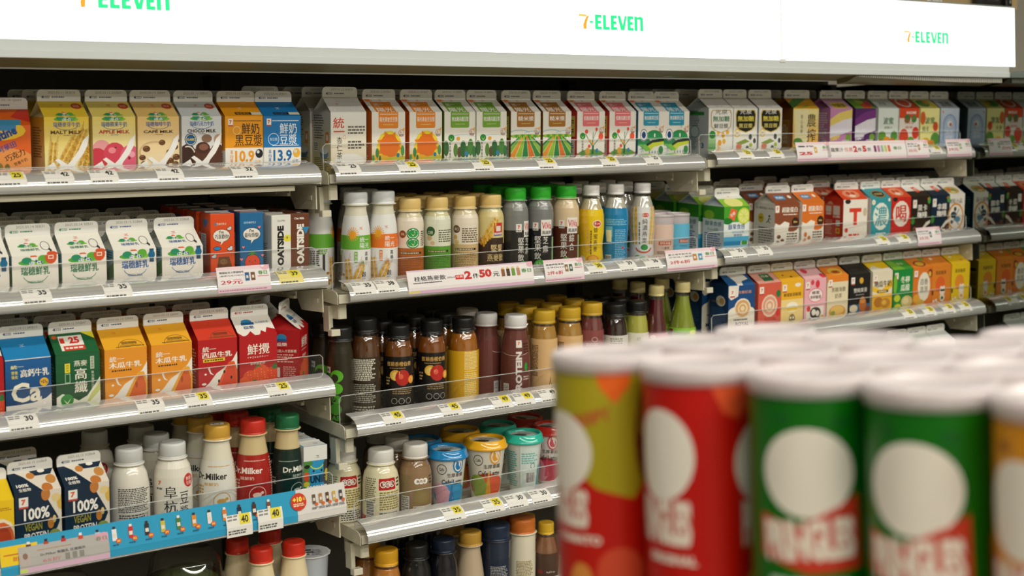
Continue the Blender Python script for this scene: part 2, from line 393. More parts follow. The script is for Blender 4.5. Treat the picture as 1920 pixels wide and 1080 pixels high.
ALL = []
SLOPE = .065; TILT = math.atan(SLOPE)
def put(kind, meshes, label, cat, loc, rz=0, group=None):
    e = empty(kind, label, cat, loc, rz, group); e.rotation_mode = 'ZYX'; e.rotation_euler = (TILT if kind != 'snack_can' else 0, 0, rz)
    for n, me in meshes: obj(n, me, e)
    ALL.append(e); return e
def dup(e, loc, label, rz=None):
    c = e.copy(); COL.objects.link(c); c.location = loc; c['label'] = label
    if rz is not None: c.rotation_euler = (e.rotation_euler.x, 0, rz)
    for ch in e.children:
        k = ch.copy(); COL.objects.link(k); k.parent = c
    ALL.append(c); return c

# ------------------------------------------------------------------ artwork of the cartons
def cows(cx, cy, s, lc='2e9a54', tc=None):
    return (C(cx-12*s, cy-1*s, 14*s, 4*s, '58a838')+C(cx+10*s, cy-1.5*s, 15*s, 4*s, '8cc04a')+C(cx-13*s, cy+2*s, 8*s, 5*s, '2c8f66')+C(cx+12*s, cy+3*s, 8*s, 6.5*s, '63b03c')
            + P([(cx-6*s, cy+3*s), (cx+2*s, cy+3*s), (cx+2*s, cy+7*s), (cx-2*s, cy+10*s), (cx-6*s, cy+7*s)], 'f2f0ea')+P([(cx-8*s, cy+7*s), (cx+4*s, cy+7*s), (cx-1*s, cy+11*s), (cx-6*s, cy+11*s)], 'e2642e')
            + C(cx-5*s, cy-1.6*s, 4*s, 2.1*s, 'f4f4f0')+C(cx-7*s, cy-1.4*s, 1.5*s, 1.2*s, '2956a8')+C(cx-3.4*s, cy-1.8*s, 1.2*s, 1*s, '2956a8')+R(cx-9*s, cy-4.4*s, cx-8*s, cy-1*s, 'f4f4f0')+R(cx-3*s, cy-4.4*s, cx-2*s, cy-1*s, 'f4f4f0')+C(cx+7*s, cy-1.3*s, 4.6*s, 2.1*s, 'f4f4f0')+C(cx+9.4*s, cy-1*s, 1.5*s, 1.3*s, '2450a0')+C(cx+5.6*s, cy-1.4*s, 1.7*s, 1.1*s, '2450a0')+R(cx+3.2*s, cy-4.4*s, cx+4.2*s, cy-1*s, 'f4f4f0')+R(cx+10*s, cy-4.4*s, cx+11*s, cy-1*s, '2450a0')+C(cx+1.6*s, cy+1*s, 1.8*s, 1.8*s, '2450a0'))
def bird(cx, cy, s=1, c='d8452c'): return P([(cx-6*s, cy+2*s), (cx, cy), (cx+6*s, cy+3*s), (cx+1*s, cy-1*s), (cx+3*s, cy-3*s), (cx-2*s, cy-1*s)], c)+R(cx-5*s, cy-5*s, cx+5*s, cy-4.2*s, c)
def arcb(cx, cy, rx, ry, c, t=1.6, n=10, a0=200, a1=340):
    o = []
    for i in range(n):
        a, b = radians(a0+(a1-a0)*i/n), radians(a0+(a1-a0)*(i+1)/n)
        o += L(cx+rx*cos(a), cy+ry*sin(a), cx+rx*cos(b), cy+ry*sin(b), t, c)
    return [('same', o)]
def flavoured(top, bottom, zh, name, nc, deco):
    F = W(0, 0, 100, 152, bottom, top, 14)+cows(50, 148, 1.1)+T(zh, 50, 135, 60, 11, '2c63a6', .02)+arcb(50, 134, 26, 11, '2c6a9a', 1)+T(name, 50, 118, 72, 8, nc, .03)+G(42, 110, 62, 112, 1, '666666')
    F += deco+P([(99, 112), (86, 100), (76, 78), (60, 56), (50, 46), (30, 60), (22, 56), (34, 46), (30, 30), (60, 30), (70, 50), (84, 66), (96, 88)], 'f6f4ee')+P([(0, 40), (20, 52), (30, 30), (0, 30)], 'f6f4ee')
    return dict(fc=bottom, sc=bottom, rc=top, F=F, S=W(0, 0, 100, 152, bottom, top)+G(20, 60, 80, 130, 12, '8a7a50'), R=W(0, 0, 100, 62, top, top, 1)+T('瑞穗', 50, 8, 10, 3, '2c63a6')+cows(50, 8, .9)+bird(50, 45)+C(83, 40, 12, 11, 'c8522e')+G(76, 36, 90, 44, 2, 'f0c0a0'))
def ear(x, y, a, n, s, c='d09a2c', c2='a8741c'):
    o = []; dx, dy = cos(radians(a)), sin(radians(a))
    for i in range(n):
        px, py = x+dx*i*s*2.6, y+dy*i*s*2.6; k = s*(1-.5*abs(i/n-.4))
        for sd in (-1, 1):
            cx, cy = px-dy*sd*k*1.5, py+dx*sd*k*1.5
            o += C(cx, cy, k*1.15, k*1.9, c if (i+sd) % 2 else 'e2b24a', 8)+L(cx, cy, cx+dx*s*6-dy*sd*s*2, cy+dy*s*6+dx*sd*s*2, .6, c2)
    return [('same', o)]
def beans(pts, c='6b4424', c2='3c2412'):
    o = []
    for x, y, r in pts: o += C(x, y, r, r*.8, c)+C(x-r*.2, y+r*.2, r*.6, r*.4, '8d6138')+L(x-r*.7, y-r*.1, x+r*.7, y+r*.2, r*.18, c2)
    return o
A1 = []
A1.append(flavoured('f0cc3a', 'f4eeb8', '瑞穗麥芽牛奶', 'MALT MILK', '6a4a1c', ear(28, 34, 60, 12, 3)+ear(52, 36, 66, 13, 3)+ear(14, 30, 84, 9, 3)+ear(76, 32, 62, 10, 3.2)+ear(90, 30, 75, 12, 3)))
A1.append(flavoured('f0d870', 'f6efd2', '瑞穗蘋果牛奶', 'APPLE MILK', 'c0392b', C(20, 78, 22, 22, 'eba0a0')+C(10, 56, 24, 26, 'd23a4a')+C(50, 68, 26, 26, 'd8445a')+C(86, 60, 24, 28, 'e2607c')+C(44, 76, 9, 7, 'ef8a94')+C(90, 66, 8, 7, 'f2a0b0')+C(52, 82, 3, 2, '6a3a1c')+C(84, 58, 3, 4, '8a2230')))
A1.append(flavoured('f0c878', 'f4e8c8', '瑞穗咖啡牛奶', 'CAFÉ MILK', '4a2f1a', arcb(40, 70, 36, 24, 'd8b488', 4, 12, 60, 200)+beans([(58, 92, 8), (20, 78, 9), (10, 58, 8), (76, 70, 8), (88, 82, 9), (92, 58, 9), (78, 50, 8), (94, 96, 6), (14, 44, 8), (66, 42, 8), (90, 42, 8)])))
A1.append(flavoured('d8dcdc', 'ece8e2', '瑞穗巧克力牛奶', 'CHOCO MILK', '3a2418', R(0, 30, 100, 76, '5a3626')+C(14, 64, 20, 24, '3c2216')+C(52, 78, 18, 14, '4a2a1c')+C(54, 80, 12, 8, '8a5a44')+C(88, 70, 16, 18, '57301e')+C(62, 100, 13, 10, '8a6a54')+C(92, 98, 12, 12, 'c09a7c')+C(22, 98, 15, 15, '1d5a8c')+O(22, 98, 13, 13, 1.5, 'e8d49a')+T('CLASSIC', 22, 98, 20, 5, 'f2e06a', .03)+arcb(14, 60, 18, 22, 'e8d8c8', 3, 8, 20, 110)))
def soyart(bg, zi, num, ring, beanc, tc):
    F = R(0, 0, 100, 76, 'f2efe6')+R(0, 76, 100, 160, bg)+R(22, 140, 94, 141.5, tc)+T('鮮奶' if zi else '鮮奶', 66, 122, 46, 26, tc, .02)+T('黑豆漿' if zi else '豆漿', 61 if zi else 66, 95, 70 if zi else 46, 26, tc, .02)+R(22, 80, 94, 81.5, tc)
    F += R(8, 128, 20, 146, 'f6f2ea')+T('7', 14, 138, 7, 9, 'd8642c', .06)+R(8, 128, 20, 131, 'c04a3a')+(O(30, 118, 10, 10, 1.2, 'f8e8c0') if zi else O(26, 96, 15, 15, 1.5, 'cfe4f2')+T('無加糖', 26, 96, 20, 8, 'cfe4f2'))
    F += T(num, 50, 56, 50, 28, bg if zi else '1a6aa8', .03)+C(88, 62, 10, 11, beanc)+C(85, 66, 4, 4, 'dddddd')+V('蛋白質', 16, 56, 7, 30, bg, .01)+T('公克', 84, 42, 16, 8, bg)+BAR(10, 30, 60, 38)
    return dict(fc='f2efe6', sc=bg, rc=bg, F=F, S=R(0, 0, 100, 70, 'eeeae0')+G(15, 20, 85, 64, 8, '777777')+G(15, 80, 85, 140, 9, tc), R=R(0, 0, 100, 70, bg)+R(30, 6, 72, 16, '2a2420')+R(72, 6, 100, 16, 'e0dcc8')+T('有任黑豆', 50, 11, 34, 7, bg)+bird(50, 34, 1, 'f2e6d0'))
A1.append(soyart('f0a01c', True, '10.9', '', '23222a', '2a2018'))
A1.append(soyart('1a78b8', False, '13.9', '', 'f0b83a', 'eef4f8'))
oval_choc = dict(fc='e8661e', sc='e86e22', rc='e8661e', ec='e8e4dc',
    F=R(0, 100, 100, 152, 'e8661e')+C(50, 60, 60, 30, 'f09a50')+C(30, 128, 60, 22, 'f2c62e')+R(0, 128, 70, 142, '3a86b8')+T('ovaltine', 36, 116, 74, 20, '1c4a94', .05, 24)+T('阿華田', 50, 92, 40, 14, '1c4a94', .04, 24)+T('巧克力', 66, 74, 44, 15, '3a2a1a', .03, 24)+T('營養牛奶', 78, 60, 30, 8, '6a3a1a', .01, 24)+C(20, 50, 8, 16, '6a6a2a')+C(34, 44, 8, 14, '8a7a34')+C(12, 38, 14, 8, '4a3a1a')+C(50, 44, 6, 12, '7a6a2a'),
    S=G(15, 40, 85, 130, 14, 'f6d8b0'), R=R(0, 0, 100, 70, 'e8661e')+R(0, 0, 80, 20, '4a9ac0')+P([(60, 30), (100, 10), (100, 60), (80, 60)], 'd03a2a')+C(20, 30, 20, 12, 'f0a850'))
almond = dict(fc='efe9da', sc='d8d6cc', rc='e6e5de',
    F=W(0, 0, 100, 152, 'e8d8b0', 'efeee8', 10)+T('統', 22, 126, 30, 26, 'd8442c', .03)+R(8, 104, 38, 107, 'd8442c')+O(38, 92, 4.5, 4.5, .8, 'd8642c')+G(48, 98, 96, 120, 3, '6a6460')+G(48, 62, 94, 84, 3, '5a5450')+C(52, 34, 44, 18, 'e8ecec')+C(52, 38, 40, 13, 'f2f0e8')+P([(10, 34), (94, 34), (80, 10), (26, 10)], '6a94b4')+C(52, 37, 40, 12, 'f2f0e8')+V('杏仁茶', 24, 66, 15, 56, '33302c', .01),
    S=W(0, 0, 100, 152, 'd8c880', 'dcdcd6', 8)+G(6, 86, 60, 146, 10, '5a5850', .5)+R(70, 74, 88, 104, 'e8962c')+C(79, 90, 6, 8, 'f6eadc')+C(62, 52, 24, 14, '5f86a8')+C(62, 58, 22, 8, 'e2e6e4')+R(4, 56, 30, 80, 'e8e8e0')+G(6, 58, 28, 78, 4, '5a5850')+G(6, 6, 90, 42, 8, '6a6240', .5),
    R=bird(30, 34)+G(20, 4, 96, 26, 4, 'd8d6d0')+G(30, 40, 90, 60, 4, 'd6d4ce'))
def sunart(lc, zh, zh2, pic, side):
    F = pic+R(20, 116, 79, 160, lc)+C(24, 116, 4, 4, lc)+C(75, 116, 4, 4, lc)+R(24, 112, 75, 118, lc)+R(24, 146, 76, 147.2, 'f6f2e6')+T(zh, 50, 134, 53, 12, 'faf6ee', .02)+G(34, 120, 68, 122, 1, 'f0e6a0')
    F += O(88, 100, 8.5, 9, 1, 'd8642c')+T('0', 86, 102, 4, 6, 'd8642c')+G(82, 93, 94, 98, 2, '555555')+P([(90, 108), (98, 114), (97, 106)], 'f0b030')
    sun = [('same', sum([L(12, 54, 12+15*cos(a*pi/7), 54+12*sin(a*pi/7), 1.4, 'd8662a') for a in range(14)], []))]+C(12, 54, 8, 7, 'e8862c')
    return dict(fc='eeeade', sc=side, rc='eeeae0', F=F, S=G(20, 30, 80, 70, 7, 'f6ead0')+R(14, 84, 90, 140, 'f0e27a' if zh2 else side)+(G(20, 88, 84, 136, 8, '5a4a2a')+R(14, 30, 90, 78, 'e8e6d8')+G(20, 34, 84, 74, 7, '6a6a60') if zh2 else []),
                R=R(14, 0, 74, 46, lc)+C(72, 42, 5, 5, lc)+T('統一', 36, 33, 28, 13, 'faf6ee', .01)+T('陽光', 45, 10, 48, 20, 'faf6ee', .02)+sun+bird(50, 54))
def trees(l): return sum([C(x, y+h/2, h*.22, h/2, c, 10)+L(x, y-3, x, y+4, 1, '5a4a2a') for x, y, h, c in l], [])
sunpic = W(0, 30, 100, 70, 'e8c84a', 'eeeade', 6)+C(52, 68, 37, 38, 'f0d02c')+[('same', sum([P([(52+28*cos(a), 68+29*sin(a)), (52+40*cos(a+.25), 68+41*sin(a+.25)), (52+28*cos(a+.45), 68+29*sin(a+.45))], 'f4dc3a' if i % 2 else 'e8861c')[0][1] for i, a in enumerate([k*.42 for k in range(15)])], []))]+C(52, 68, 29, 30, 'e8741a')+C(20, 34, 40, 14, 'e8b62c')+C(80, 32, 40, 12, 'c8c43a')+trees([(16, 40, 24, '3f8a44'), (92, 44, 26, '4f9a50'), (24, 30, 16, '35704a'), (4, 30, 18, '4a9a5a')])+C(78, 46, 5, 5.5, '2e7f9a')
grnpic = arcb(60, 84, 46, 10, '9cc4dc', 1.2, 10, 20, 160)+trees([(6, 40, 40, '3a6a3a'), (36, 38, 34, '5a8a3a'), (48, 34, 30, '6a4a3a'), (60, 34, 46, '2f6a3a'), (72, 36, 30, '3f7a3c'), (84, 40, 44, '4c8a3c'), (95, 36, 30, '3a7a4a')])+C(22, 86, 10, 9, '2a8a3c')+P([(16, 88), (22, 82), (29, 89), (22, 79)], 'cfe07a')+V('無加糖高纖', 18, 54, 6, 44, '5a6a5a')+C(70, 46, 6, 6.5, '3a86b0')+C(44, 84, 6, 5, 'e8a83a')+R(0, 30, 100, 37, 'd6dcb0')
def fieldpic():
    o = []; cs = ['2e7f3c', '7ab83a', 'e89a2c', '9ac43a', '2f8a44', 'e07a2a', '3f8f3f', '8cc03a', '2c7440']
    for i, c in enumerate(cs):
        x0, x1 = -60+i*24.4, -60+(i+1)*24.4-2
        o += [([(x0, 28), (x1, 28), (50+(x1-50)*.18, 88), (50+(x0-50)*.18, 88)], c)]
    return arcb(30, 94, 34, 10, '8fc0d8', 2, 10, 20, 160)+arcb(74, 92, 30, 9, 'a8d0e0', 2, 10, 20, 160)+C(50, 88, 60, 5, '6ab03a')+[('same', o)]+trees([(8+i*10.5, 84, 9, '3f8a3a' if i % 2 else 'd8c83a') for i in range(9)])
pinkpic = R(0, 30, 100, 40, 'd86a5a')+C(50, 36, 46, 14, '6aa04a')+L(56, 36, 58, 60, 7, '2f6a44')+L(57, 56, 30, 92, 2.4, '3a7a4c')+L(58, 58, 86, 86, 2.4, '3a7a4c')+L(57, 60, 58, 96, 2, '3a7a4c')+L(50, 62, 70, 100, 1.5, '3a7a4c')+C(34, 98, 6, 6, 'e8523a')+C(86, 84, 9, 10, 'e85a3a')+C(70, 104, 4.5, 5, 'e8523a')+C(44, 58, 5, 5, 'e8523a')+C(46, 72, 4, 4, 'e8b23a')+C(56, 66, 4, 5, 'd8a23a')+C(20, 86, 10, 9, '2a8a3c')+P([(14, 88), (20, 82), (27, 89), (20, 79)], 'cfe07a')+V('低糖高纖豆漿', 20, 52, 7, 46, '5a5a5a')+C(72, 46, 5, 6, '3a86b8')+C(38, 44, 9, 10, 'd8a84a')
bluepic = C(62, 78, 34, 22, '2a8a50')+R(0, 30, 100, 74, 'e8e8dc')+C(20, 66, 30, 12, '2a8a50')+P([(24, 56), (54, 72), (100, 76), (100, 66), (60, 60), (34, 44)], '23352f')+P([(30, 52), (56, 64), (100, 68), (100, 60), (60, 52), (44, 38)], 'c8d43a')+P([(0, 60), (30, 60), (50, 44), (30, 40)], '7ac04a')+C(22, 86, 15, 18, 'f0f0ea')+O(22, 86, 14, 17, 2, '1c3f74')+C(22, 86, 8, 10, '1c3f74')+R(62, 80, 66, 88, 'f2f2ee')+C(64, 88, 2, 2.4, 'f2f2ee')+[('same', sum([L(16-10*cos(a), 48-13*sin(a), 16+10*cos(a), 48+13*sin(a), 1.3, '3a7aa0') for a in (0.1, 1.15, 2.2)], []))]+trees([(44+i*11, 34, 8, '4a8aa8') for i in range(4)])+C(88, 44, 9, 11, '3a8a4a')+L(66, 110, 72, 106, 1, '333333')+L(80, 104, 86, 98, 1, '333333')+R(0, 28, 100, 33, '2e90b8')
B1 = [almond, sunart('e88a2a', '陽光黃金豆豆漿', 0, sunpic, 'dc701c'), sunart('76a83a', '無加糖高纖豆漿', 0, grnpic, '5f9a34'), sunart('a8702a', '糙米漿', 1, fieldpic(), '8a5418'), sunart('e8747a', '低糖高纖豆漿', 1, pinkpic, 'd8403a'), sunart('2a98b8', '無加糖黑豆漿', 0, bluepic, '1c7ca8')]
def shield(bg, rim, tc, t2, zh2, bottom):
    pts = [(14, 148), (88, 148), (94, 136), (92, 100), (78, 88), (52, 80), (24, 88), (10, 100), (8, 136)]
    q = [(50+(x-50)*.93, 114+(y-114)*.93) for x, y in pts]
    return dict(fc='eeede4', sc='c8ccc8', rc='eceae2', F=bottom+P(pts, rim)+P(q, bg)+T('光泉', 51, 142, 50, 14, 'f2f0e6' if bg != 'f2f0e8' else '3a3a3a', .01)+T('無加糖', 51, 122, 68, 16, t2, .04)+T(zh2, 51, 101, 58, 13, tc, .03),
                S=G(10, 100, 60, 146, 10, '5a6a6a')+R(20, 132, 80, 142, '3a8a3c')+C(40, 84, 20, 18, 'c8d4cc')+O(40, 84, 20, 18, 2, '2c6a3a')+T('13', 70, 44, 22, 16, '2a4a7a', .04)+G(6, 30, 50, 70, 7, '6a7a7a')+C(60, 60, 5, 4, 'c04a3a'), R=T('SINCE 1966', 50, 12, 30, 5, '5a8a5a')+bird(20, 54, .8))
gb = W(0, 30, 30, 82, '3f9a44', 'c8dcb0', 5)+C(16, 76, 13, 12, '2f8a3c')+C(40, 80, 6, 7, 'e8b030')+C(60, 74, 7, 8, 'e8a82a')+C(78, 82, 7, 7, 'e8b030')+C(64, 56, 7, 8, 'eab83a')+C(46, 52, 8, 9, 'e6a428')+P([(34, 50), (60, 30), (40, 30)], 'e8c890')
bb = C(16, 80, 12, 13, 'f0c832')+C(16, 80, 9, 10, 'f6eeda')+T('濃純', 16, 80, 12, 6, '4a3a1a')+C(72, 68, 7, 9, '4a5458')+C(90, 56, 6, 8, '3a4448')+C(74, 44, 7, 6, 'a8c03a')+P([(10, 50), (50, 62), (70, 54), (30, 44)], '8aa04a')+C(60, 36, 7, 6, '54605c')+C(24, 40, 12, 9, 'd8846a')
C1 = [shield('f2f0e8', 'c09a4a', '4a4a44', '2f7a4a', '鮮豆漿', gb), shield('1e201e', 'd8b83a', 'f2e27a', 'f0e05a', '黑豆漿', bb)]
C1.append(dict(fc='e8c84a', sc='8a4e1c', rc='e0a42c', F=W(0, 30, 100, 150, 'e8a82c', 'eee29a', 8)+R(8, 40, 60, 150, 'ece2b0')+V('農搾', 72, 92, 34, 92, '2c2a20', .02)+V('青心烏龍', 34, 104, 9, 60, '5a4a2a')+C(20, 50, 18, 12, '4f8a34')+C(36, 42, 14, 9, '6aa03a'),
    S=R(22, 30, 84, 116, 'b08438')+R(26, 34, 80, 112, 'a06a2c')+G(34, 44, 74, 104, 5, 'e8d8a8', .4, True)+C(14, 112, 12, 14, '4a2a14'), R=P([(0, 0), (60, 40), (90, 60), (40, 60), (0, 30)], '4f8a3a')+P([(20, 0), (70, 20), (100, 50), (60, 10)], '6aa84a')+T('芬', 84, 20, 16, 12, 'e8c85a')))
def vega(bg, b2, name, tc, roof):
    return dict(fc=bg, sc=bg, rc=roof[0], F=R(0, 0, 100, 160, bg)+P([(0, 118), (40, 138), (100, 150), (100, 118), (50, 112), (0, 92)], b2)+P([(0, 96), (60, 116), (100, 122), (100, 82), (50, 70), (0, 60)], 'e8e4ee' if bg != 'e8e4ee' else 'd8a8cc')+T(name, 52, 98, 90, 26, tc, .04, 12)+T('100%', 26, 60, 46, 15, 'e8d44a' if bg != '5a2a6a' else 'f2eef6', .05, 8)+C(84, 60, 13, 13, '7aa83a')+G(56, 48, 94, 54, 2, 'f0eef0')+P([(0, 30), (100, 30), (100, 48), (0, 40)], 'd8b83a'), S=G(12, 40, 88, 140, 14, 'e8e0ea'),
                R=R(0, 0, 100, 70, roof[0])+roof[1])
C1.append(vega('c888b8', 'e8d070', '一日蔬果', 'f2e8f4', ('d4a0c4', R(20, 0, 84, 34, 'e8c84a')+T('旬蔬果', 52, 16, 56, 22, '4a3a24', .04))))
C1.append(vega('5a2a6a', '7a3a84', '一日蔬果', 'f4f0f6', ('6a9a44', C(30, 20, 30, 16, '7aa83a')+C(64, 14, 26, 14, 'd85a2c')+C(84, 30, 14, 16, 'c83a4a')+C(50, 40, 20, 12, 'a8b83a'))))
def fruit(bg, name, tc, roof, rdeco, bot, sub=''):
    return dict(fc=bg, sc=bg, rc=roof, F=R(0, 0, 100, 160, bg)+bot+T(name, 50, 112, 50, 22, tc, .04)+(T(sub, 50, 90, 40, 8, tc) if sub else []), S=G(14, 40, 86, 140, 14, '8a9a8a'), R=R(0, 0, 100, 70, roof)+rdeco)
C1.append(fruit('e4ecE4'.lower(), '波蜜', '2f6a44', 'dfe8e0', T('波蜜', 44, 30, 38, 18, '6a8a74', .02), C(20, 62, 20, 18, '6aa03c')+C(80, 62, 18, 18, '5c9a40')+C(44, 50, 18, 12, 'e8a02c')+C(70, 44, 16, 12, 'e87a2c')+C(12, 40, 14, 12, 'd83a2c')+C(94, 42, 12, 12, 'c8d03a')+R(0, 28, 100, 36, '8ab83a'), '蔬果汁'))
C1.append(fruit('ece6dc', 'りんご', 'd8442c', 'dc4a24', C(50, 34, 36, 26, 'f0e8dc')+C(50, 34, 28, 20, 'dc5a3a')+P([(20, 60), (50, 50), (44, 64)], '5a9a3a'), R(0, 120, 100, 152, 'dc4a24')+T('KAGOME', 60, 138, 50, 9, 'f2ece0', .04)+C(40, 118, 16, 15, '3f7a3c')+C(74, 118, 14, 13, '4a8a44')+C(24, 60, 24, 26, 'dc4a2c')+C(84, 72, 18, 20, 'd83c28')+C(60, 44, 20, 16, '6aa83c'), '蘋果'))
C1.append(fruit('f0ea9a', '波蜜', '2f6a44', 'e8e08a', C(40, 30, 34, 20, '4f9a3c')+C(58, 36, 14, 12, 'e8a82c')+C(80, 18, 14, 14, 'e8d83a'), T('低卡', 28, 84, 34, 18, '3a5a44', .05)+C(80, 92, 14, 16, 'd8522c')+C(80, 50, 24, 22, '5a9a3c')+C(30, 42, 20, 14, 'e8b83a')+C(60, 36, 18, 12, 'e8902c')+C(12, 120, 14, 22, 'd8642c')))
C1.append(dict(fc='b8c8dc', sc='9aa8bc', rc='ccd4dc', F=W(0, 30, 100, 152, 'a8bcd8', 'c8d4e0', 8)+arcb(50, 96, 34, 34, '6a8ac0', 4, 16, 0, 180)+arcb(50, 96, 27, 27, '8aa4d0', 3, 14, 0, 180)+R(15, 46, 19, 96, '6a8ac0')+R(81, 46, 85, 96, '6a8ac0')+C(50, 100, 13, 11, 'e8eef4')+C(54, 98, 7, 6, 'c8644a')+T('燕麥', 50, 72, 40, 12, 'f2f6fa', .02)+T('好奶', 50, 56, 40, 12, 'f2f6fa', .02)+C(12, 140, 4, 4, 'd86a4a'), S=G(14, 40, 86, 140, 14, '6a7a94'), R=T('穀穗', 50, 26, 56, 30, '23282c', .03)))
# second tier, left: fresh milk
def fresh(c, c2, orange):
    return dict(hu=95, fc='efeadd', sc='cfd4c8', rc='f0ede2', ink=c2, F=cows(50, 82, 1.4)+T('瑞穗鮮乳', 50, 63, 62, 17, c, .05)+arcb(50, 58, 28, 20, c2, 1.2)+T('FRESH MILK', 50, 40, 34, 5, c2)+T('全脂鮮乳', 50, 26, 34, 8, c2, .02)+G(16, 12, 84, 18, 1, c2)+(C(84, 90, 13, 14, 'd8562a')+R(78, 86, 90, 94, 'f0e0c8')+R(80, 88, 88, 92, 'd8562a') if orange else R(84, 66, 94, 96, '1c4f74')+C(89, 82, 8, 9, '1a6a94')),
                S=W(0, 0, 100, 100, 'b8b48a', '8fb8c8', 6)+P([(0, 30), (100, 70), (100, 40), (0, 8)], '4f8a3c')+C(30, 60, 16, 12, '1f86b4')+G(20, 76, 90, 92, 3, '3a5a6a')+C(60, 40, 8, 12, '3a2c24')+C(70, 14, 14, 8, 'c06a3a'),
                R=cows(42, 30, .9)+T('瑞穗鮮乳', 44, 18, 42, 8, c, .02)+bird(44, 50)+O(78, 28, 10, 14, 1.2, '3a3a40')+P([(82, 16), (88, 8), (90, 14), (86, 22)], '3a3a40')+(C(88, 2, 12, 8, 'd8562a') if orange else []))
A2 = [fresh('1f7a4c', '3f8a64', True), fresh('1c5a9c', '3a5a94', False)]
def bubble(cx, cy, rx, ry): return C(cx, cy, rx, ry, '1c1c1c')+C(cx, cy, rx-1.6, ry-1.6, 'f0e8dc')+P([(cx-2, cy-ry+2), (cx+8, cy-ry+2), (cx-4, cy-ry-12)], 'f0e8dc')
def cloud(x, y, s): return C(x, y, 8*s, 5*s, '1c1c1c')+C(x+3*s, y+4*s, 5*s, 4*s, '1c1c1c')+C(x, y, 6.8*s, 3.8*s, 'cfd8dc')+C(x+3*s, y+4*s, 3.8*s, 2.8*s, 'cfd8dc')
def heart(x, y, s): return C(x-3*s, y+2*s, 4.2*s, 4.2*s, '1c1c1c')+C(x+3*s, y+2*s, 4.2*s, 4.2*s, '1c1c1c')+P([(x-7*s, y+1*s), (x+7*s, y+1*s), (x, y-8*s)], '1c1c1c')+C(x-3*s, y+2*s, 3*s, 3*s, 'ee8a94')+C(x+3*s, y+2*s, 3*s, 3*s, 'ee8a94')+P([(x-5.5*s, y+1*s), (x+5.5*s, y+1*s), (x, y-6*s)], 'ee8a94')
jb1 = dict(fc='e0501c', sc='d64a1c', tc='2a6ca0', ec='e8e4dc', F=R(0, 0, 100, 60, '2a6ca0')+P([(20, 20), (34, 122), (74, 122), (90, 50), (100, 20)], 'e0501c')+P([(24, 60), (34, 116), (76, 116), (92, 60)], '6a4426')+C(54, 96, 15, 12, '8a6038')+C(50, 98, 1.5, 2, '1c1c1c')+C(60, 98, 1.5, 2, '1c1c1c')+C(22, 246, 5, 5, '3a86b8')+T('연세대학교', 46, 246, 40, 9, 'f0e0d0', .03)+bubble(46, 200, 36, 26)+T("I'm", 46, 214, 18, 12, '1c1c1c', .03)+T('巧喜歡你!', 48, 196, 58, 18, '1c1c1c', .04)+cloud(78, 226, 1.3)+cloud(80, 146, 1.6)+cloud(14, 118, 1.4)+C(28, 150, 16, 8, '1c1c1c')+C(28, 150, 14, 6.5, '2a86c4'),
    S=R(10, 120, 70, 205, 'dfe4e8')+G(14, 124, 66, 200, 12, '5a6a74')+P([(30, 262), (100, 262), (60, 225)], '2a6ca0'), TT=R(10, 10, 90, 30, 'f0ece4'))
jb2 = dict(fc='1f6a9e', sc='1c6294', tc='c83a50', ec='e8e4dc', F=R(0, 0, 100, 50, 'd8462a')+C(52, 84, 34, 36, '1c1c1c')+C(52, 84, 32, 34, 'e0482c')+C(52, 86, 3, 1.5, '6a1c14')+C(40, 92, 2, 3, '2a1a14')+C(64, 92, 2, 3, '2a1a14')+P([(30, 116), (52, 134), (74, 116), (60, 120), (52, 112), (44, 120)], '3f9a44')+C(22, 246, 5, 5, '6ab4d8')+T('연세대학교', 48, 246, 40, 9, 'cfe4f2', .03)+bubble(50, 200, 38, 26)+T("I'm", 50, 214, 18, 12, '1c1c1c', .03)+T('最有煩惱!', 50, 196, 60, 18, '1c1c1c', .04)+heart(82, 226, 1.1)+heart(14, 148, 1)+heart(6, 100, 1.1)+heart(94, 112, 1),
    S=R(10, 120, 70, 205, 'c8d8e4')+G(14, 124, 66, 200, 12, '4a6a84'), TT=R(10, 10, 90, 30, 'f0ece4'))
ob1 = dict(fc='e6e4da', sc='dcdad0', tc='e0ded4', F=T('OATSIDE', 46, 168, 185, 34, '201c1a', .06, 90)+T('Oat Milk', 50, 284, 40, 8, '4a4640')+P([(60, 200), (70, 186), (94, 186), (98, 200), (94, 216), (70, 216)], 'e8dc3a')+T('VS', 78, 204, 12, 10, '3a3a2a', .04), S=G(20, 30, 90, 180, 16, '8a8880'))
ob2 = dict(fc='6a3a20', sc='623620', tc='5a3220', F=T('OATSIDE', 60, 150, 165, 32, 'ece8de', .06, 90)+T('Oat Milk', 56, 256, 44, 9, 'ece8de', .03)+P([(66, 220), (99, 220), (84, 190)], '2a86b4')+R(0, 60, 8, 130, '2a6a9a'), S=R(10, 40, 40, 130, '2a6a9a')+G(46, 30, 90, 180, 16, 'a8886a'))
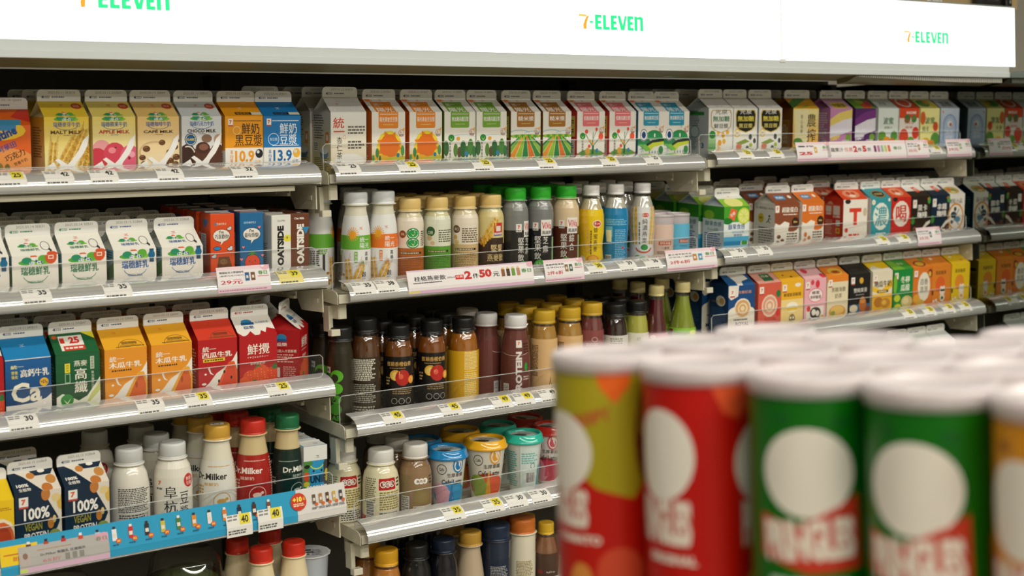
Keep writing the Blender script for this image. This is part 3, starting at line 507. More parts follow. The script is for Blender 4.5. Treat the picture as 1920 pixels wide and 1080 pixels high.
# third tier, left
def fruitmilk(bg, roof, zh, pulp, seed, eng=''):
    F = R(0, 0, 100, 160, bg)+P([(100, 116), (88, 96), (66, 78), (46, 66), (28, 44), (10, 30), (60, 30), (100, 30)], 'efe8da')+P([(44, 30), (60, 60), (78, 92), (92, 92), (100, 70), (100, 30)], pulp[0])+P([(54, 30), (66, 58), (80, 84), (90, 84), (97, 60), (96, 30)], pulp[1])+seed
    F += T('統一', 28, 128, 34, 13, 'f4f0e2', .03)+T(zh, 48, 113, 76, 14, 'f4f0e2', .05)+R(12, 96, 68, 104, 'e8c83a' if eng else bg)+G(16, 98, 64, 102, 1, '4a3018', .9)+(T(eng, 50, 107, 70, 2.5, 'e8d0a0') if eng else [])+P([(28, 84), (32, 70), (40, 62), (30, 66), (24, 80)], 'f2ece0')+C(18, 66, 3, 2.5, 'f2ece0')+C(14, 42, 6, 3, 'f2ece0')
    return dict(fc=bg, sc=bg, rc=roof, F=F, S=G(14, 40, 86, 130, 12, 'f0d8a8'), R=W(0, 0, 100, 70, roof, roof, 1)+arcb(64, 2, 30, 24, '5a4a28', 1.2, 12, 0, 180)+G(44, 12, 84, 20, 3, '3f3a20', .8)+G(40, 6, 88, 11, 2, '6a5424', .5)+R(28, 4, 96, 6, '5a4a28')+bird(36, 50, .9, 'd85a2c'))
ca = dict(fc='e8e4da', sc='1c5c94', rc='1f7ab4', F=W(0, 46, 100, 150, '16406c', '1c5f9c', 8)+P([(0, 44), (60, 48), (88, 56), (100, 66), (100, 40), (0, 30)], 'e8e4da')+T('統一', 26, 134, 28, 9, 'f0e89a', .04)+T('高鈣牛乳', 64, 118, 62, 18, 'f2ecd8', .05)+T('營養', 20, 121, 14, 8, 'e8d44a', .04)+T('強化', 20, 111, 14, 8, 'e8d44a', .04)+T('Ca', 45, 74, 66, 46, 'efe8d2', .03)+C(84, 94, 10, 10, 'e8b02c')+T('+D₃', 84, 94, 15, 9, '2a2a4a', .02)+T('2倍鈣', 36, 20, 40, 13, '1c3f74', .03)+C(84, 44, 3, 3, 'f4f2ea'),
    S=G(14, 40, 86, 130, 12, 'a8c8e0')+C(80, 110, 8, 8, 'e8c83a'), R=R(0, 0, 100, 70, '1f82bc')+bird(46, 40, 1, 'cfe0ec'))
hf = dict(fc='1c5434', sc='1a4a2e', rc='1c6a3c', F=W(0, 30, 100, 150, '164428', '1c6238', 6)+T('燕麥', 56, 128, 30, 14, 'f0ead6', .02)+T('高', 56, 103, 27, 27, 'f2ecda', .02)+T('纖', 56, 72, 29, 27, 'f2ecda', .02)+R(20, 108, 32, 130, 'e8d83a')+V('純奈米', 26, 119, 7, 18, '2a5a2a')+R(20, 84, 32, 106, 'a8c8a0')+R(21.5, 85.5, 30.5, 104.5, '1c5a34')+R(78, 112, 87, 142, 'c8d0b8')+V('高麥高纖', 82.5, 127, 6, 26, '2a4a2a')+V('無加糖鮮豆漿', 83, 84, 6, 48, 'dfe6d0')
    + P([(0, 52), (14, 60), (34, 50), (50, 40), (70, 50), (86, 72), (100, 92), (100, 0), (0, 0)], 'e8e8d2')+P([(100, 80), (80, 56), (66, 30), (70, 30), (100, 60)], 'c8cc7a')+C(24, 44, 15, 14, '2c8a3c')+P([(16, 46), (24, 38), (33, 48), (24, 32)], 'dfe6b0')+R(14, 8, 34, 24, '4a9a4a'),
    S=G(14, 40, 86, 130, 12, '8ab894'), R=R(0, 0, 100, 70, '1c6238')+R(18, 10, 72, 54, 'f0ece2')+R(24, 10, 72, 24, 'd8402c')+T('25', 52, 40, 24, 20, 'd8302c', .05)+R(20, 32, 30, 48, 'd8402c')+G(28, 14, 68, 20, 1, 'f6eee0', .8)+P([(72, 62), (100, 40), (100, 62)], 'e8dc3a')+C(10, 52, 6, 5, 'd85a2c'))
freshmix = dict(fc='b4181c', sc='a8161a', rc='e8e4da', F=R(0, 0, 100, 160, 'b4181c')+C(28, 44, 20, 20, 'd84a24')+C(56, 50, 22, 27, 'dc5026')+C(88, 50, 16, 18, 'd8401e')+C(12, 34, 16, 14, 'e05a2a')+C(78, 30, 20, 12, 'd84a24')+[('same', sum([C(20+i*9 % 80, 34+(i*17) % 32, .9, 1.3, 'f0c04a', 6) for i in range(26)], []))]+P([(36, 64), (50, 72), (62, 66), (48, 78)], '2f7a34')+P([(84, 66), (96, 78), (100, 62), (90, 60)], '2c7434')+C(40, 32, 8, 6, '2f7a3c')+T('鮮攪', 50, 116, 58, 27, 'f2ebdc', .02)+T('イチゴミルクティー', 48, 96, 56, 5, 'f2ebdc', .01)+T('草莓鮮奶茶', 48, 80, 40, 8, 'f0e4d4', .02),
    S=C(54, 132, 13, 9, '2a86b4')+R(40, 122, 68, 128, '1c5a94')+T('福樂', 54, 114, 28, 10, 'ece4d8', .04)+T('香濃牛乳融入才是鮮攪', 54, 97, 76, 8, 'ecd8c4', .02)+G(24, 66, 84, 90, 4, 'e0b8a8', .5)+R(14, 28, 50, 54, 'e8ded0')+O(32, 42, 8, 7, 1, '8a2a24')+G(58, 26, 92, 58, 6, 'd8a090', .5),
    R=R(0, 0, 100, 70, 'eae6dc')+P([(0, 0), (0, 12), (12, -2), (24, 4), (34, 14), (44, -4), (56, 2), (62, 14), (72, 6), (80, 22), (100, 14), (100, 0)], 'b4181c')+C(34, 44, 14, 8, '2a86b4')+R(18, 34, 52, 42, '1c5a94')+T('福樂', 34, 26, 28, 11, '1c3f74', .04)+T('日式鮮奶茶', 74, 40, 34, 7, '2a6a94'), ink='b83a2a')
A3 = [ca, hf, fruitmilk('e8962a', 'efae2c', '木瓜牛乳', ('e8a83a', 'd8622a'), C(74, 62, 3, 8, 'a84a1c')), fruitmilk('b81c1e', 'd8402a', '西瓜牛乳', ('e05a2a', 'd84826'), C(66, 68, 2.5, 4, '2a1a14')+C(52, 46, 2.5, 4, '2a1a14')+C(84, 52, 2.5, 4, '2a1a14'), 'UNI-PRESIDENT WATERMELON MILK'), freshmix]
almondp = dict(hu=140, fc='dfd6c4', sc='142a3c', rc='e0d8c8', F=P([(0, 0), (0, 140), (60, 140), (76, 110), (90, 84), (96, 70), (90, 56), (76, 40), (60, 0)], '12283c')+R(8, 108, 28, 132, 'ece8de')+T('7', 18, 122, 10, 12, 'd8602c', .06)+R(8, 108, 28, 112, 'c04a3a')+T('100%', 46, 94, 56, 26, 'f2eee2', .03)+T('VEGAN', 38, 66, 38, 16, 'a8a030', .02)+T('PROTEIN', 44, 46, 52, 15, 'f2eee2', .02)+C(76, 68, 7, 12, 'c8822e')+C(84, 76, 4, 8, 'dcc07a')+C(84, 40, 14, 14, '8a9a4a')+C(100, 110, 10, 16, 'd8b04a')+C(88, 122, 10, 9, 'e0c88a')+C(66, 132, 10, 14, 'c07a38'),
    S=G(20, 20, 80, 110, 10, '8a9aa4'), R=P([(0, 0), (0, 70), (4, 70), (30, 46), (62, 0)], '12283c')+P([(40, 70), (56, 44), (90, 44), (100, 60), (100, 70)], '12283c')+C(72, 56, 8, 5, 'e8e4da')+C(46, 46, 9, 9, 'c8823c')+C(86, 30, 11, 13, 'c88a44')+C(72, 8, 12, 13, 'c07634')+T('100%', 22, 22, 26, 9, 'f0ecdf', .04)+T('全植物', 24, 10, 26, 9, 'f0ecdf', .03))
# second tier, right
lime = dict(fc='4aa83a', sc='d6e0e4', rc='8cc43a', F=R(0, 0, 100, 60, '1c88b8')+R(0, 60, 100, 104, 'e2eae4')+R(0, 104, 100, 160, '4aa02e')+C(78, 122, 25, 26, 'c8d83a')+C(78, 122, 20, 21, 'e4e88a')+[('same', sum([L(78, 122, 78+19*cos(a*pi/4), 122+20*sin(a*pi/4), 1.5, 'c8d83a') for a in range(8)], []))]+P([(16, 116), (40, 108), (52, 140), (28, 148)], 'e86a3a')+T('青檸', 34, 128, 20, 12, 'f4ece0', .03, 30)+C(14, 108, 20, 10, '1f7a2c')+T('腳果食感', 50, 90, 66, 17, '1c4a8a', .02)+T('lemonade', 56, 74, 46, 7, '2a8ac0')+T('檸檬飲', 56, 64, 34, 8, '1c4a8a')+C(82, 38, 15, 16, 'e8ecd8')+C(82, 40, 12, 12, '3f9a34')+R(0, 46, 100, 60, '4aa8d0'),
    S=R(0, 112, 100, 160, '3f9a2e')+C(30, 124, 24, 14, '8cc43a')+T('腳果食感', 50, 98, 76, 14, '1c7a6a', .02)+T('Food飲', 50, 80, 50, 10, '3a9a4a')+G(10, 14, 90, 70, 8, '3a5a9a'), R=R(0, 0, 100, 70, '8cc43a')+C(50, 20, 34, 24, 'e8e88a')+R(0, 40, 100, 70, 'e8e8e0')+bird(50, 52))
def nutri(bg, deco):
    return dict(fc='e6dfd0', sc='dad5ca', rc=bg, F=R(0, 86, 100, 160, bg)+C(70, 84, 30, 22, bg)+T('超能蛋白', 60, 132, 62, 17, 'f2ecdc', .05)+R(2, 124, 18, 146, 'f0e8dc')+T('7', 10, 136, 7, 9, 'd8602c', .06)+G(34, 114, 90, 120, 1, 'f0e0d0')+P([(2, 92), (20, 84), (40, 96), (60, 90), (54, 62), (30, 58), (6, 70)], 'ece6d6')+C(84, 92, 15, 16, '3a2214')+T('30g', 84, 92, 16, 8, 'e8c87a', .03)+deco+G(50, 20, 92, 60, 5, '5a4a3a'),
    S=T('多元優質蛋白＋BCAA', 52, 136, 84, 8, '4a4a44', .02)+C(34, 104, 14, 15, 'c8b02c')+T('20g', 34, 104, 16, 9, '3a2a1a', .03)+C(74, 112, 4, 4, '3a2a1a')+L(74, 106, 68, 96, 4, '3a2a1a')+L(68, 96, 60, 90, 2.5, '3a2a1a')+L(70, 96, 78, 90, 2.5, '3a2a1a')+L(72, 106, 82, 102, 2, '3a2a1a')+G(24, 14, 92, 78, 8, '5a5a54', .5), R=R(0, 0, 100, 70, bg)+R(20, 20, 60, 42, '3a86b8')+T('FLEX', 40, 31, 30, 9, 'f0ece0', .04)+C(80, 34, 7, 8, 'ece4d8'))
def redtea(front, char, cc, ring=None):
    return dict(fc=front, sc='c8321c', rc='d84420', F=R(0, 0, 100, 160, front)+(C(50, 96, 42, 44, ring) if ring else [])+T(char, 50, 96, 52 if char != 'T' else 50, 56, cc, .05)+G(24, 30, 76, 40, 1, cc, .9)+(C(14, 52, 7, 8, 'd8402c')+C(90, 110, 8, 14, 'c8b89a') if char == 'T' else [])+C(18, 146, 12, 8, '2a2620'),
    S=C(34, 128, 16, 15, 'd8a08a')+R(8, 100, 84, 134, 'd85a34')+R(12, 108, 40, 128, 'e0d0c0')+R(50, 100, 82, 130, 'e4d4c4')+T('$888', 26, 102, 26, 9, 'f0dccc', .05)+T('$1,888', 66, 94, 34, 9, 'f0dccc', .05)+R(8, 30, 50, 88, 'c03a20')+G(12, 34, 46, 84, 8, 'e8a088')+R(64, 64, 84, 84, 'd8d0c4')+R(64, 40, 84, 58, 'e8c03a')+C(74, 49, 6, 6, 'd84a2c')+BAR(12, 8, 52, 24),
    R=R(0, 0, 100, 70, 'd84a22')+C(50, 30, 34, 22, 'e0906a')+C(40, 34, 8, 8, 'c83a20')+C(60, 34, 8, 8, 'c83a20')+C(50, 20, 14, 7, 'f0d8c0'))
teal = dict(fc='3a98a0', sc='d8dcd4', rc='3a98a0', F=C(50, 92, 40, 46, 'e6ecdf')+T('濃', 50, 92, 60, 66, '3a98a0', .03)+G(26, 30, 78, 38, 1, 'e6ecdf', .9)+C(12, 140, 9, 9, 'e8ecdc')+C(12, 140, 3, 3, 'e8c04a')+C(90, 146, 6, 6, 'e8ecdc'), S=G(14, 40, 86, 140, 12, '6aa0a0'), R=C(56, 24, 32, 20, '2a2a22')+O(56, 24, 30, 18, 2, 'd8b04a')+T('古早味', 56, 24, 38, 12, 'e8c87a', .03)+C(12, 56, 6, 5, 'e8ecdc'))
def coffee(bg, zh, roof):
    return dict(fc=bg, sc=bg, rc='e8e6de', F=R(0, 0, 100, 160, bg)+R(8, 112, 28, 140, 'ece8de')+T('7', 18, 128, 9, 10, 'd8602c', .06)+T(zh[:2], 58, 112, 50, 21, 'f0ecdf', .05)+T(zh[2:], 58, 88, 50, 21, 'f0ecdf', .05)+P([(44, 28), (60, 44), (80, 62), (100, 68), (100, 58), (80, 48), (64, 30)], 'e8e0d0')+beans([(20, 40, 11), (44, 34, 10), (70, 32, 10), (92, 38, 10)], '7a4a28')+C(8, 70, 10, 14, '3f8a34')+C(92, 136, 8, 12, '4a9a3c')+C(86, 142, 4, 4, 'd8502c'),
    S=G(14, 40, 86, 140, 12, '8a8a84'), R=R(0, 0, 100, 30, bg)+P([(40, 50), (62, 54), (72, 26), (50, 20)], 'e0502c')+G(50, 30, 64, 46, 2, 'f0dccc'))
easy = dict(fc='ece6da', sc='1c6a94', rc='ece8de', F=T('輕鬆小品', 50, 128, 70, 16, '3a3630', .03)+O(52, 74, 44, 48, 7, 'd89030')+C(40, 80, 16, 12, '3a444c')+C(62, 64, 16, 10, '5a8aa8')+L(34, 50, 70, 100, 3, '23282c')+L(60, 54, 72, 44, 3, '2a2a2c')+C(48, 100, 7, 8, '2c3034')+C(30, 56, 7, 7, '4a545c'), S=G(14, 40, 86, 140, 12, '9ac0d0'), R=C(50, 24, 38, 20, 'c8a85a')+C(40, 28, 12, 9, 'd8683a')+C(60, 22, 12, 9, '6a9a5a')+C(50, 14, 14, 6, 'e8d48a'))
C2 = [lime, nutri('8a4a2c', beans([(18, 48, 8), (32, 36, 7), (14, 30, 8)], '5a3a20')), nutri('dc7426', C(18, 50, 7, 8, 'c8702e')+C(34, 38, 7, 8, 'c8702e')+C(16, 32, 6, 7, 'd8843a')), redtea('ece4d6', 'T', 'd8402a'), teal, redtea('c82a20', '喝', 'c82a20', 'ece0d0'), coffee('2a2018', '莫卡咖啡', 0), coffee('16283c', '拿鐵咖啡', 0), easy]
# third tier, right
def pic(bg, roof, F, Rr=[], sc=None, side=None): return dict(fc=bg, sc=sc or bg, rc=roof, F=R(0, 0, 100, 160, bg)+F, S=side or G(14, 40, 86, 130, 12, 'e8dcc0'), R=R(0, 0, 100, 70, roof)+Rr)
seven = R(6, 118, 24, 142, 'f0ece0')+T('7', 15, 132, 8, 10, 'd8602c', .06)+R(6, 118, 24, 122, 'b84a3a')
def swirl(x, y, r, a='e8dcc4', b='d8a46a'): return C(x, y, r*1.18, r*1.12, a)+C(x, y, r, r*.92, b)+C(x+1, y, r*.7, r*.64, 'ecd8b0')+C(x, y, r*.5, r*.46, b)+C(x, y, r*.3, r*.26, 'ecd8b0')
C3 = [pic('1c4a80', '1c5a94', P([(0, 160), (40, 160), (36, 120), (10, 110), (0, 120)], 'e8e2d4')+seven+T('日東紅茶', 62, 132, 50, 9, 'e0a070', .02)+C(50, 40, 70, 56, 'ece4d4')+swirl(54, 84, 27)+T('ROYAL', 54, 38, 52, 12, '3a3a4a', .03)+T('MILK TEA', 54, 22, 76, 12, '3a3a4a', .03)+G(20, 49, 86, 54, 1, '5a5a5a', .9), P([(20, 70), (36, 20), (34, 0), (54, 0), (60, 20), (90, 30), (86, 52), (50, 56), (40, 70)], 'e6e2d6'), '163a64', C(60, 104, 24, 16, 'e0dccf')+C(66, 104, 13, 10, 'c89a5c')+G(14, 30, 86, 84, 10, '4a7ab0', .3)+T('日東紅茶', 30, 100, 34, 7, 'b08a6a')),
    pic('d8604a', 'e0a090', seven+swirl(50, 84, 30, 'e8ccb0', 'e0a088')+T('ROYAL', 56, 44, 52, 11, 'b83a34', .03)+T('MILK TEA', 52, 28, 80, 11, 'b83a34', .03)+C(88, 60, 10, 10, 'd8302c')+C(88, 118, 10, 11, '2f7a3c'), R(34, 10, 78, 46, '2c6a44')+T('日本', 56, 34, 30, 10, 'e8e0c8', .03)+C(80, 54, 8, 6, 'e8e0d4')),
    pic('f0d48a', 'f0b42c', R(0, 96, 100, 160, 'f0b42c')+seven+T('蜂蜜奶茶歐蕾', 50, 110, 78, 11, '5a3a1c', .04)+C(50, 74, 26, 14, 'f6efd8')+C(50, 66, 26, 10, 'efe4c0')+R(26, 62, 74, 70, 'f0c83a')+C(50, 36, 14, 16, '8a7a54')+C(44, 40, 4, 4, 'efe4c0')+C(56, 40, 4, 4, 'efe4c0')+C(74, 138, 14, 6, 'f4ead0'), C(60, 20, 5, 4, '5a4020')+C(30, 30, 4, 3, '5a4020')),
    pic('ecb0b8', 'eebcc0', seven+C(52, 100, 34, 22, 'd8465a')+C(52, 100, 32, 20, 'f2e4dc')+T('蜂蜜', 52, 108, 34, 10, '5a2a2a', .05)+T('草莓歐蕾', 52, 94, 50, 10, '5a2a2a', .05)+C(60, 134, 10, 12, 'd83a44')+C(36, 140, 8, 8, 'd84450')+R(10, 26, 90, 66, 'ece4d4')+C(52, 46, 26, 18, '3a3030')+C(44, 48, 10, 10, 'e8e0d0')+C(62, 44, 9, 9, 'e8e0d0')+C(20, 60, 9, 9, 'd83a3c')+C(84, 30, 8, 8, 'e0a83a'), C(30, 40, 14, 12, 'd83a4a')+C(90, 10, 12, 12, 'd83a4a')),
    pic('e6d8b4', 'e8862c', R(0, 134, 100, 160, 'e8862c')+seven+T('焦糖海鹽', 54, 110, 66, 15, '6a5a44', .01)+T('奶茶', 54, 90, 34, 15, '6a5a44', .01)+C(50, 42, 40, 20, 'd89a3c')+C(50, 46, 32, 14, 'e8c06a')+C(30, 38, 10, 7, '8aa04a'), C(56, 24, 34, 18, 'e8c04a')+C(56, 20, 22, 10, 'd8702c')+T('焦糖', 56, 22, 24, 10, '6a2a1c', .03)),
    pic('23211f', '2a2826', seven+C(56, 130, 10, 10, 'd8a83a')+T('雙桃果茶', 52, 100, 66, 14, 'e0dccf', .02)+G(30, 84, 74, 88, 1, 'b0aca0')+R(0, 28, 100, 56, '2a6a94')+C(20, 44, 20, 12, 'e0d0b0')+C(64, 54, 18, 26, 'b86a34')+C(64, 66, 14, 8, 'd8924a')+C(90, 40, 12, 10, '8a4a2a'), R(20, 20, 60, 24, '4a4844')),
    pic('e6dcc0', 'f0c81c', P([(0, 152), (100, 152), (100, 96), (70, 110), (30, 90), (0, 96)], 'e6dcc0')+P([(0, 108), (46, 92), (100, 124), (100, 100), (50, 76), (0, 92)], 'f0c02c')+R(0, 30, 100, 80, 'f0b82c')+seven+T('地瓜牛奶', 52, 112, 86, 20, '4a3018', .05)+R(24, 84, 80, 92, '4a3828')+G(30, 86, 74, 90, 1, 'e8d8a8', .9)+C(32, 54, 24, 16, 'b8782c')+C(66, 50, 26, 16, 'c88a34')+C(60, 52, 12, 8, 'e8b84a'), P([(0, 0), (100, 0), (100, 20), (60, 14), (30, 34), (0, 20)], 'e8e0c8')),
    pic('1f8a3c', '3f9a34', seven+T('冬檸', 60, 118, 46, 22, 'eef2dc', .05)+T('瓜檬', 60, 92, 46, 22, 'eef2dc', .05)+C(70, 46, 30, 20, 'd8c07a')+C(64, 48, 16, 12, 'e8d8a0')+C(20, 60, 16, 12, 'c8d43a')+C(24, 32, 18, 10, 'e0d83a')+C(8, 106, 10, 30, '7ab83a'), P([(0, 0), (60, 0), (20, 70), (0, 70)], '7ab43a')+T('冬瓜', 60, 30, 30, 12, 'dce8b8', .03)),
    pic('e07a2c', 'e6862c', seven+C(58, 88, 33, 48, 'ece4d0')+T('百香', 58, 104, 40, 20, '4a3a24', .02)+T('吉涼', 58, 80, 40, 20, '4a3a24', .02)+C(90, 130, 12, 14, '7a2a2c')+C(88, 128, 7, 9, 'e8b83a')+C(20, 50, 18, 16, 'e8a83a')+C(40, 36, 20, 12, 'd8b04a'), C(50, 20, 30, 16, '7a2c30')+C(50, 20, 22, 11, 'e8b43a')+C(80, 44, 14, 10, '7a9a3a'))]
def cat(bg, roof, zh, sun, cap=0):
    return pic(bg, roof, T(zh, 46, 128, 58, 13, '4a2c1a', .03)+C(44, 90, 26, 26, sun)+C(56, 66, 14, 15, 'efe6d6')+C(50, 78, 5, 6, 'efe6d6')+C(64, 78, 5, 6, 'efe6d6')+(R(46, 66, 68, 72, '23201e') if cap else C(51, 68, 1.8, 1.8, '2a6a84')+C(62, 68, 1.8, 1.8, '2a6a84'))+C(56, 46, 13, 14, 'ece2d0')+C(56, 44, 7, 6, '2c6a3c' if cap else 'e8902c')+[('same', sum([C(20+12*cos(a), 30+9*sin(a), 5, 5, 'f0e8da', 8) for a in (0, 1.26, 2.5, 3.8, 5)], []))]+C(20, 30, 3, 3, 'e0b03a')+R(0, 56, 8, 70, '4a3018'), C(30, 40, 8, 6, 'f2e2c0')+C(70, 20, 6, 5, 'd8803a'), None, R(10, 118, 60, 128, '4a4a20')+G(10, 70, 90, 110, 8, '6a6420', .6)+G(10, 30, 90, 60, 5, '5a5420', .6))
C3 += [cat('e0862a', 'e88a2c', '茉莉蜜茶', 'e0642a', 1), cat('e8c41e', 'efc820', '茉香柚茶', 'e8902c')]
# ------------------------------------------------------------------ the room
def slab(name, x0, y0, z0, x1, y1, z1, c, material='plastic'):
    m = M(); m.box(x0, y0, z0, x1, y1, z1, c); return struct(name, m, material)
slab('floor', -5, -6, -.1, 6, 1.2, 0, '9a978c', mat('floor_tiles', '8f8c82', rough=.25, noise=.08))
slab('ceiling', -5, -6, 3.0, 6, 1.2, 3.1, 'dddbd2', mat('ceiling_panels', 'cfcdc4', rough=.8, noise=.03))
wm = mat('wall_paint', 'b9b4a6', rough=.8, noise=.03)
slab('wall_back', -5, .9, 0, 6, 1.0, 3.0, 'b9b4a6', wm); slab('wall_front', -5, -6.1, 0, 6, -6, 3.0, 'b9b4a6', wm)
slab('wall_left', -5.1, -6, 0, -5, 1, 3.0, 'b9b4a6', wm); slab('wall_right', 6, -6, 0, 6.1, 1, 3.0, 'b9b4a6', wm)
lampmat = mat('lamp_diffuser', 'fff6e4', rough=.5, emit=4)
for i, (ly, lp) in enumerate(LAMPS):
    e = empty('ceiling_light', ['long white tube light on the ceiling above the middle of the aisle', 'long white tube light on the ceiling farthest from the cooler', 'long white tube light on the ceiling nearest the cooler'][i], 'ceiling light', (.4, ly, 3.0))
    h = M(); h.extr([(-.09, 0), (-.07, -.05), (.07, -.05), (.09, 0)], -2.8, 2.8, 'e6e4dc'); obj('housing', h.mesh('housing', 'plastic'), e)
    d = M(); d.extr([(-.05, -.0505), (-.04, -.075), (-.015, -.088), (.015, -.088), (.04, -.075), (.05, -.0505)], -2.75, 2.75, 'ffffff', True); obj('diffuser', d.mesh('diffuser', lampmat), e)

# ------------------------------------------------------------------ the cooler
YB = .47
MX = 1.8155
e = empty('display_cooler', 'open dairy cooler with dark back, bright canopy edge and mirrored end panel', 'cooler', (0, 0, 0))
m = M(); m.box(-1.3, YB, .1, MX, YB+.04, 1.86, '4a4639')
m.box(-1.3, -.018, 1.845, MX, YB+.04, 1.86, '9a988c')
obj('back_panel', m.mesh('back_panel', 'back'), e)
for x in (-.9, 0, .9, MX-.012):
    m = M(); m.box(x-.012, YB-.03, .1, x+.012, YB, 1.7, '2a2824')
    for k in range(44): m.box(x-.003, YB-.0315, .2+k*.034, x+.003, YB-.0295, .215+k*.034, '0a0a0a')
    obj('upright', m.mesh('upright', 'dark'), e)
m = M()
m.extr([(-.1, 1.7065), (-.1, 1.6935), (-.1025, 1.692), (-.1025, 1.6815), (-.098, 1.681), (-.07, 1.6955), (-.07, 1.7065)], -1.3, MX+.0, 'c4c7c0')
obj('canopy_edge', m.mesh('canopy_edge', 'canopy'), e)
m = M()
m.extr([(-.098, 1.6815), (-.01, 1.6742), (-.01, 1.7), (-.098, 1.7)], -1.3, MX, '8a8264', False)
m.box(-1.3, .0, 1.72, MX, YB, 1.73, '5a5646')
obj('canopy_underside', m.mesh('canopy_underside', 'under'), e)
m = M(); m.extr([(-.01, 1.6765), (-.004, 1.6725), (.0, 1.6735), (.0, 1.70), (-.01, 1.70)], -1.3, MX, 'd8d6c6'); obj('air_duct_lip', m.mesh('air_duct_lip', 'canopy'), e)
for px in (552, 1252, 1368):
    p = hit(px, 141 if px > 600 else 119, -.05); m = M()
    for a, b in (((-.012, .004), (-.011, -.002)), ((-.011, -.002), (.011, -.003)), ((.011, -.003), (.012, .004))):
        m.extr([(-.052, p.z+a[1]), (-.05, p.z+a[1]), (-.05, p.z+a[1]-.002), (-.052, p.z+a[1]-.002)], p.x+a[0], p.x+b[0]+.0015, 'c8c6b8')
    obj('wire_loop', m.mesh('wire_loop', 'canopy'), e)
m = M(); m.box(MX, -.42, .05, MX+.02, YB+.04, 1.6935, 'b4b6b2'); obj('end_panel', m.mesh('end_panel', 'mirror'), e)
m = M(); m.box(-1.3, -.16, .05, MX, YB, .22, '6a6860'); obj('base_cabinet', m.mesh('base_cabinet', 'plastic'), e)
m = M()
for k in range(70):
    x = 1.28+k*.0074; m.box(x, -.094, 1.677-.008*min(1, k/45), x+.0045, -.088, 1.6803, 'b9b8ae')
m.extr([(-.0875, 1.6802), (-.06, 1.6685), (-.03, 1.665), (-.03, 1.6752)], 1.28, 1.797, '6a6040', False)
o = obj('folded_curtain', m.mesh('folded_curtain', 'plastic')); tag(o, 'ribbed grey curtain strip folded under the right end of the canopy', 'curtain')

# light boxes with the shop lettering
white = mat('lit_acrylic', 'fbfff8', rough=.3, emit=1.25); inkm = mat('lit_lettering', rough=.6, emit=1.0)
for m_ in (white, inkm):
    nt = m_.node_tree; b_ = nt.nodes['Principled BSDF']; nt.links.remove(b_.inputs['Base Color'].links[0]); b_.inputs['Base Color'].default_value = (.02, .02, .02, 1)
def seven_eleven(m, x, z, w, h, y):
    """orange 7, hyphen and green letters, drawn as flat vinyl shapes"""
    def q(pts, c): m.face([(x+px*w, y, z+pz*h) for px, pz in pts], c)
    og, gr = 'ff9a10', '00dc82'
    q([(0, .99), (.125, .96), (.11, .84), (.0, .86)], 'ffb43a')
    q([(.066, .0), (.112, .0), (.115, .35), (.078, .35)], og); q([(.07, 0), (.085, .35), (.08, .45), (.065, .3)], og)
    q([(.076, .34), (.115, .34), (.128, .6), (.09, .62)], og); q([(.09, .6), (.128, .58), (.155, .95), (.118, .86)], og)
    q([(.165, .42), (.215, .42), (.215, .56), (.165, .56)], gr)
    def E(a, b):
        q([(a, 0), (a+.046, 0), (a+.046, 1), (a, 1)], gr)
        for k, l in ((0, b), (.40, b-.01), (.8, b)): q([(a+.04, k), (l, k), (l, k+.2), (a+.04, k+.2)], gr)
    E(.245, .345); q([(.368, 0), (.414, 0), (.414, 1), (.368, 1)], gr); q([(.41, 0), (.468, 0), (.468, .2), (.41, .2)], gr)
    E(.49, .585)
    q([(.595, 1), (.641, 1), (.676, .3), (.676, 0), (.645, 0)], gr); q([(.674, .3), (.711, 1), (.741, 1), (.70, 0), (.674, 0)], gr)
    E(.75, .845)
    q([(.862, 0), (.908, 0), (.908, .97), (.862, 1)], gr); q([(.954, 0), (1, 0), (1, .86), (.954, .84)], gr); q([(.905, .8), (.954, .78), (1, .86), (.985, .96), (.95, 1), (.905, .92)], gr)
def lightbox(x0, x1, logos, label):
    e = empty('light_box_sign', label, 'sign', (x0, -.06, 1.707), 0, 'lit signs over the cooler')
    m = M(); m.box(.002, -.039, .001, x1-x0-.002, -.036, .142, 'ffffff'); obj('diffuser', m.mesh('diffuser', white), e)
    m = M(); m.box(0, -.036, 0, x1-x0, .04, .0009, 'c8ccc6'); m.box(0, -.04, .142, x1-x0, .04, .1455, '8a8f88'); m.box(0, -.038, .0, .0019, .04, .143, 'd8dcd4'); m.box(x1-x0-.0019, -.038, 0, x1-x0, .04, .143, 'd8dcd4'); m.box(.002, .03, .0, x1-x0-.002, .04, .142, 'b0b0a8')
    m.box(-.008, -.042, -.003, .008, -.0406, .003, 'dfe2dc')
    obj('frame', m.mesh('frame', 'plastic'), e)
    for a, b in logos:
        m = M(); seven_eleven(m, a.x-x0, a.z-1.707, b.x-a.x, b.z-a.z, -.0395); obj('lettering', m.mesh('lettering', inkm), e)
    return e
def lg(x0, x1, zb, zt): return (Vector((x0, 0, zb)), Vector((x1, 0, zt)))
lightbox(-1.3, 1.033, [lg(hit(1086, 46, -.1).x, hit(1206, 46, -.1).x, 1.7565, 1.7840), lg(hit(139, 8, -.1).x, hit(318, 8, -.1).x, hit(320, 20, -.1).z, hit(320, 20, -.1).z+.0275)], 'long glowing white light box sign with two orange and green logos, left of the seam')
lightbox(1.033, 1.8435, [lg(hit(1696, 70, -.1).x, hit(1778, 70, -.1).x, 1.7565, 1.7820)], 'glowing white light box sign with one small orange and green logo, right of the seam')

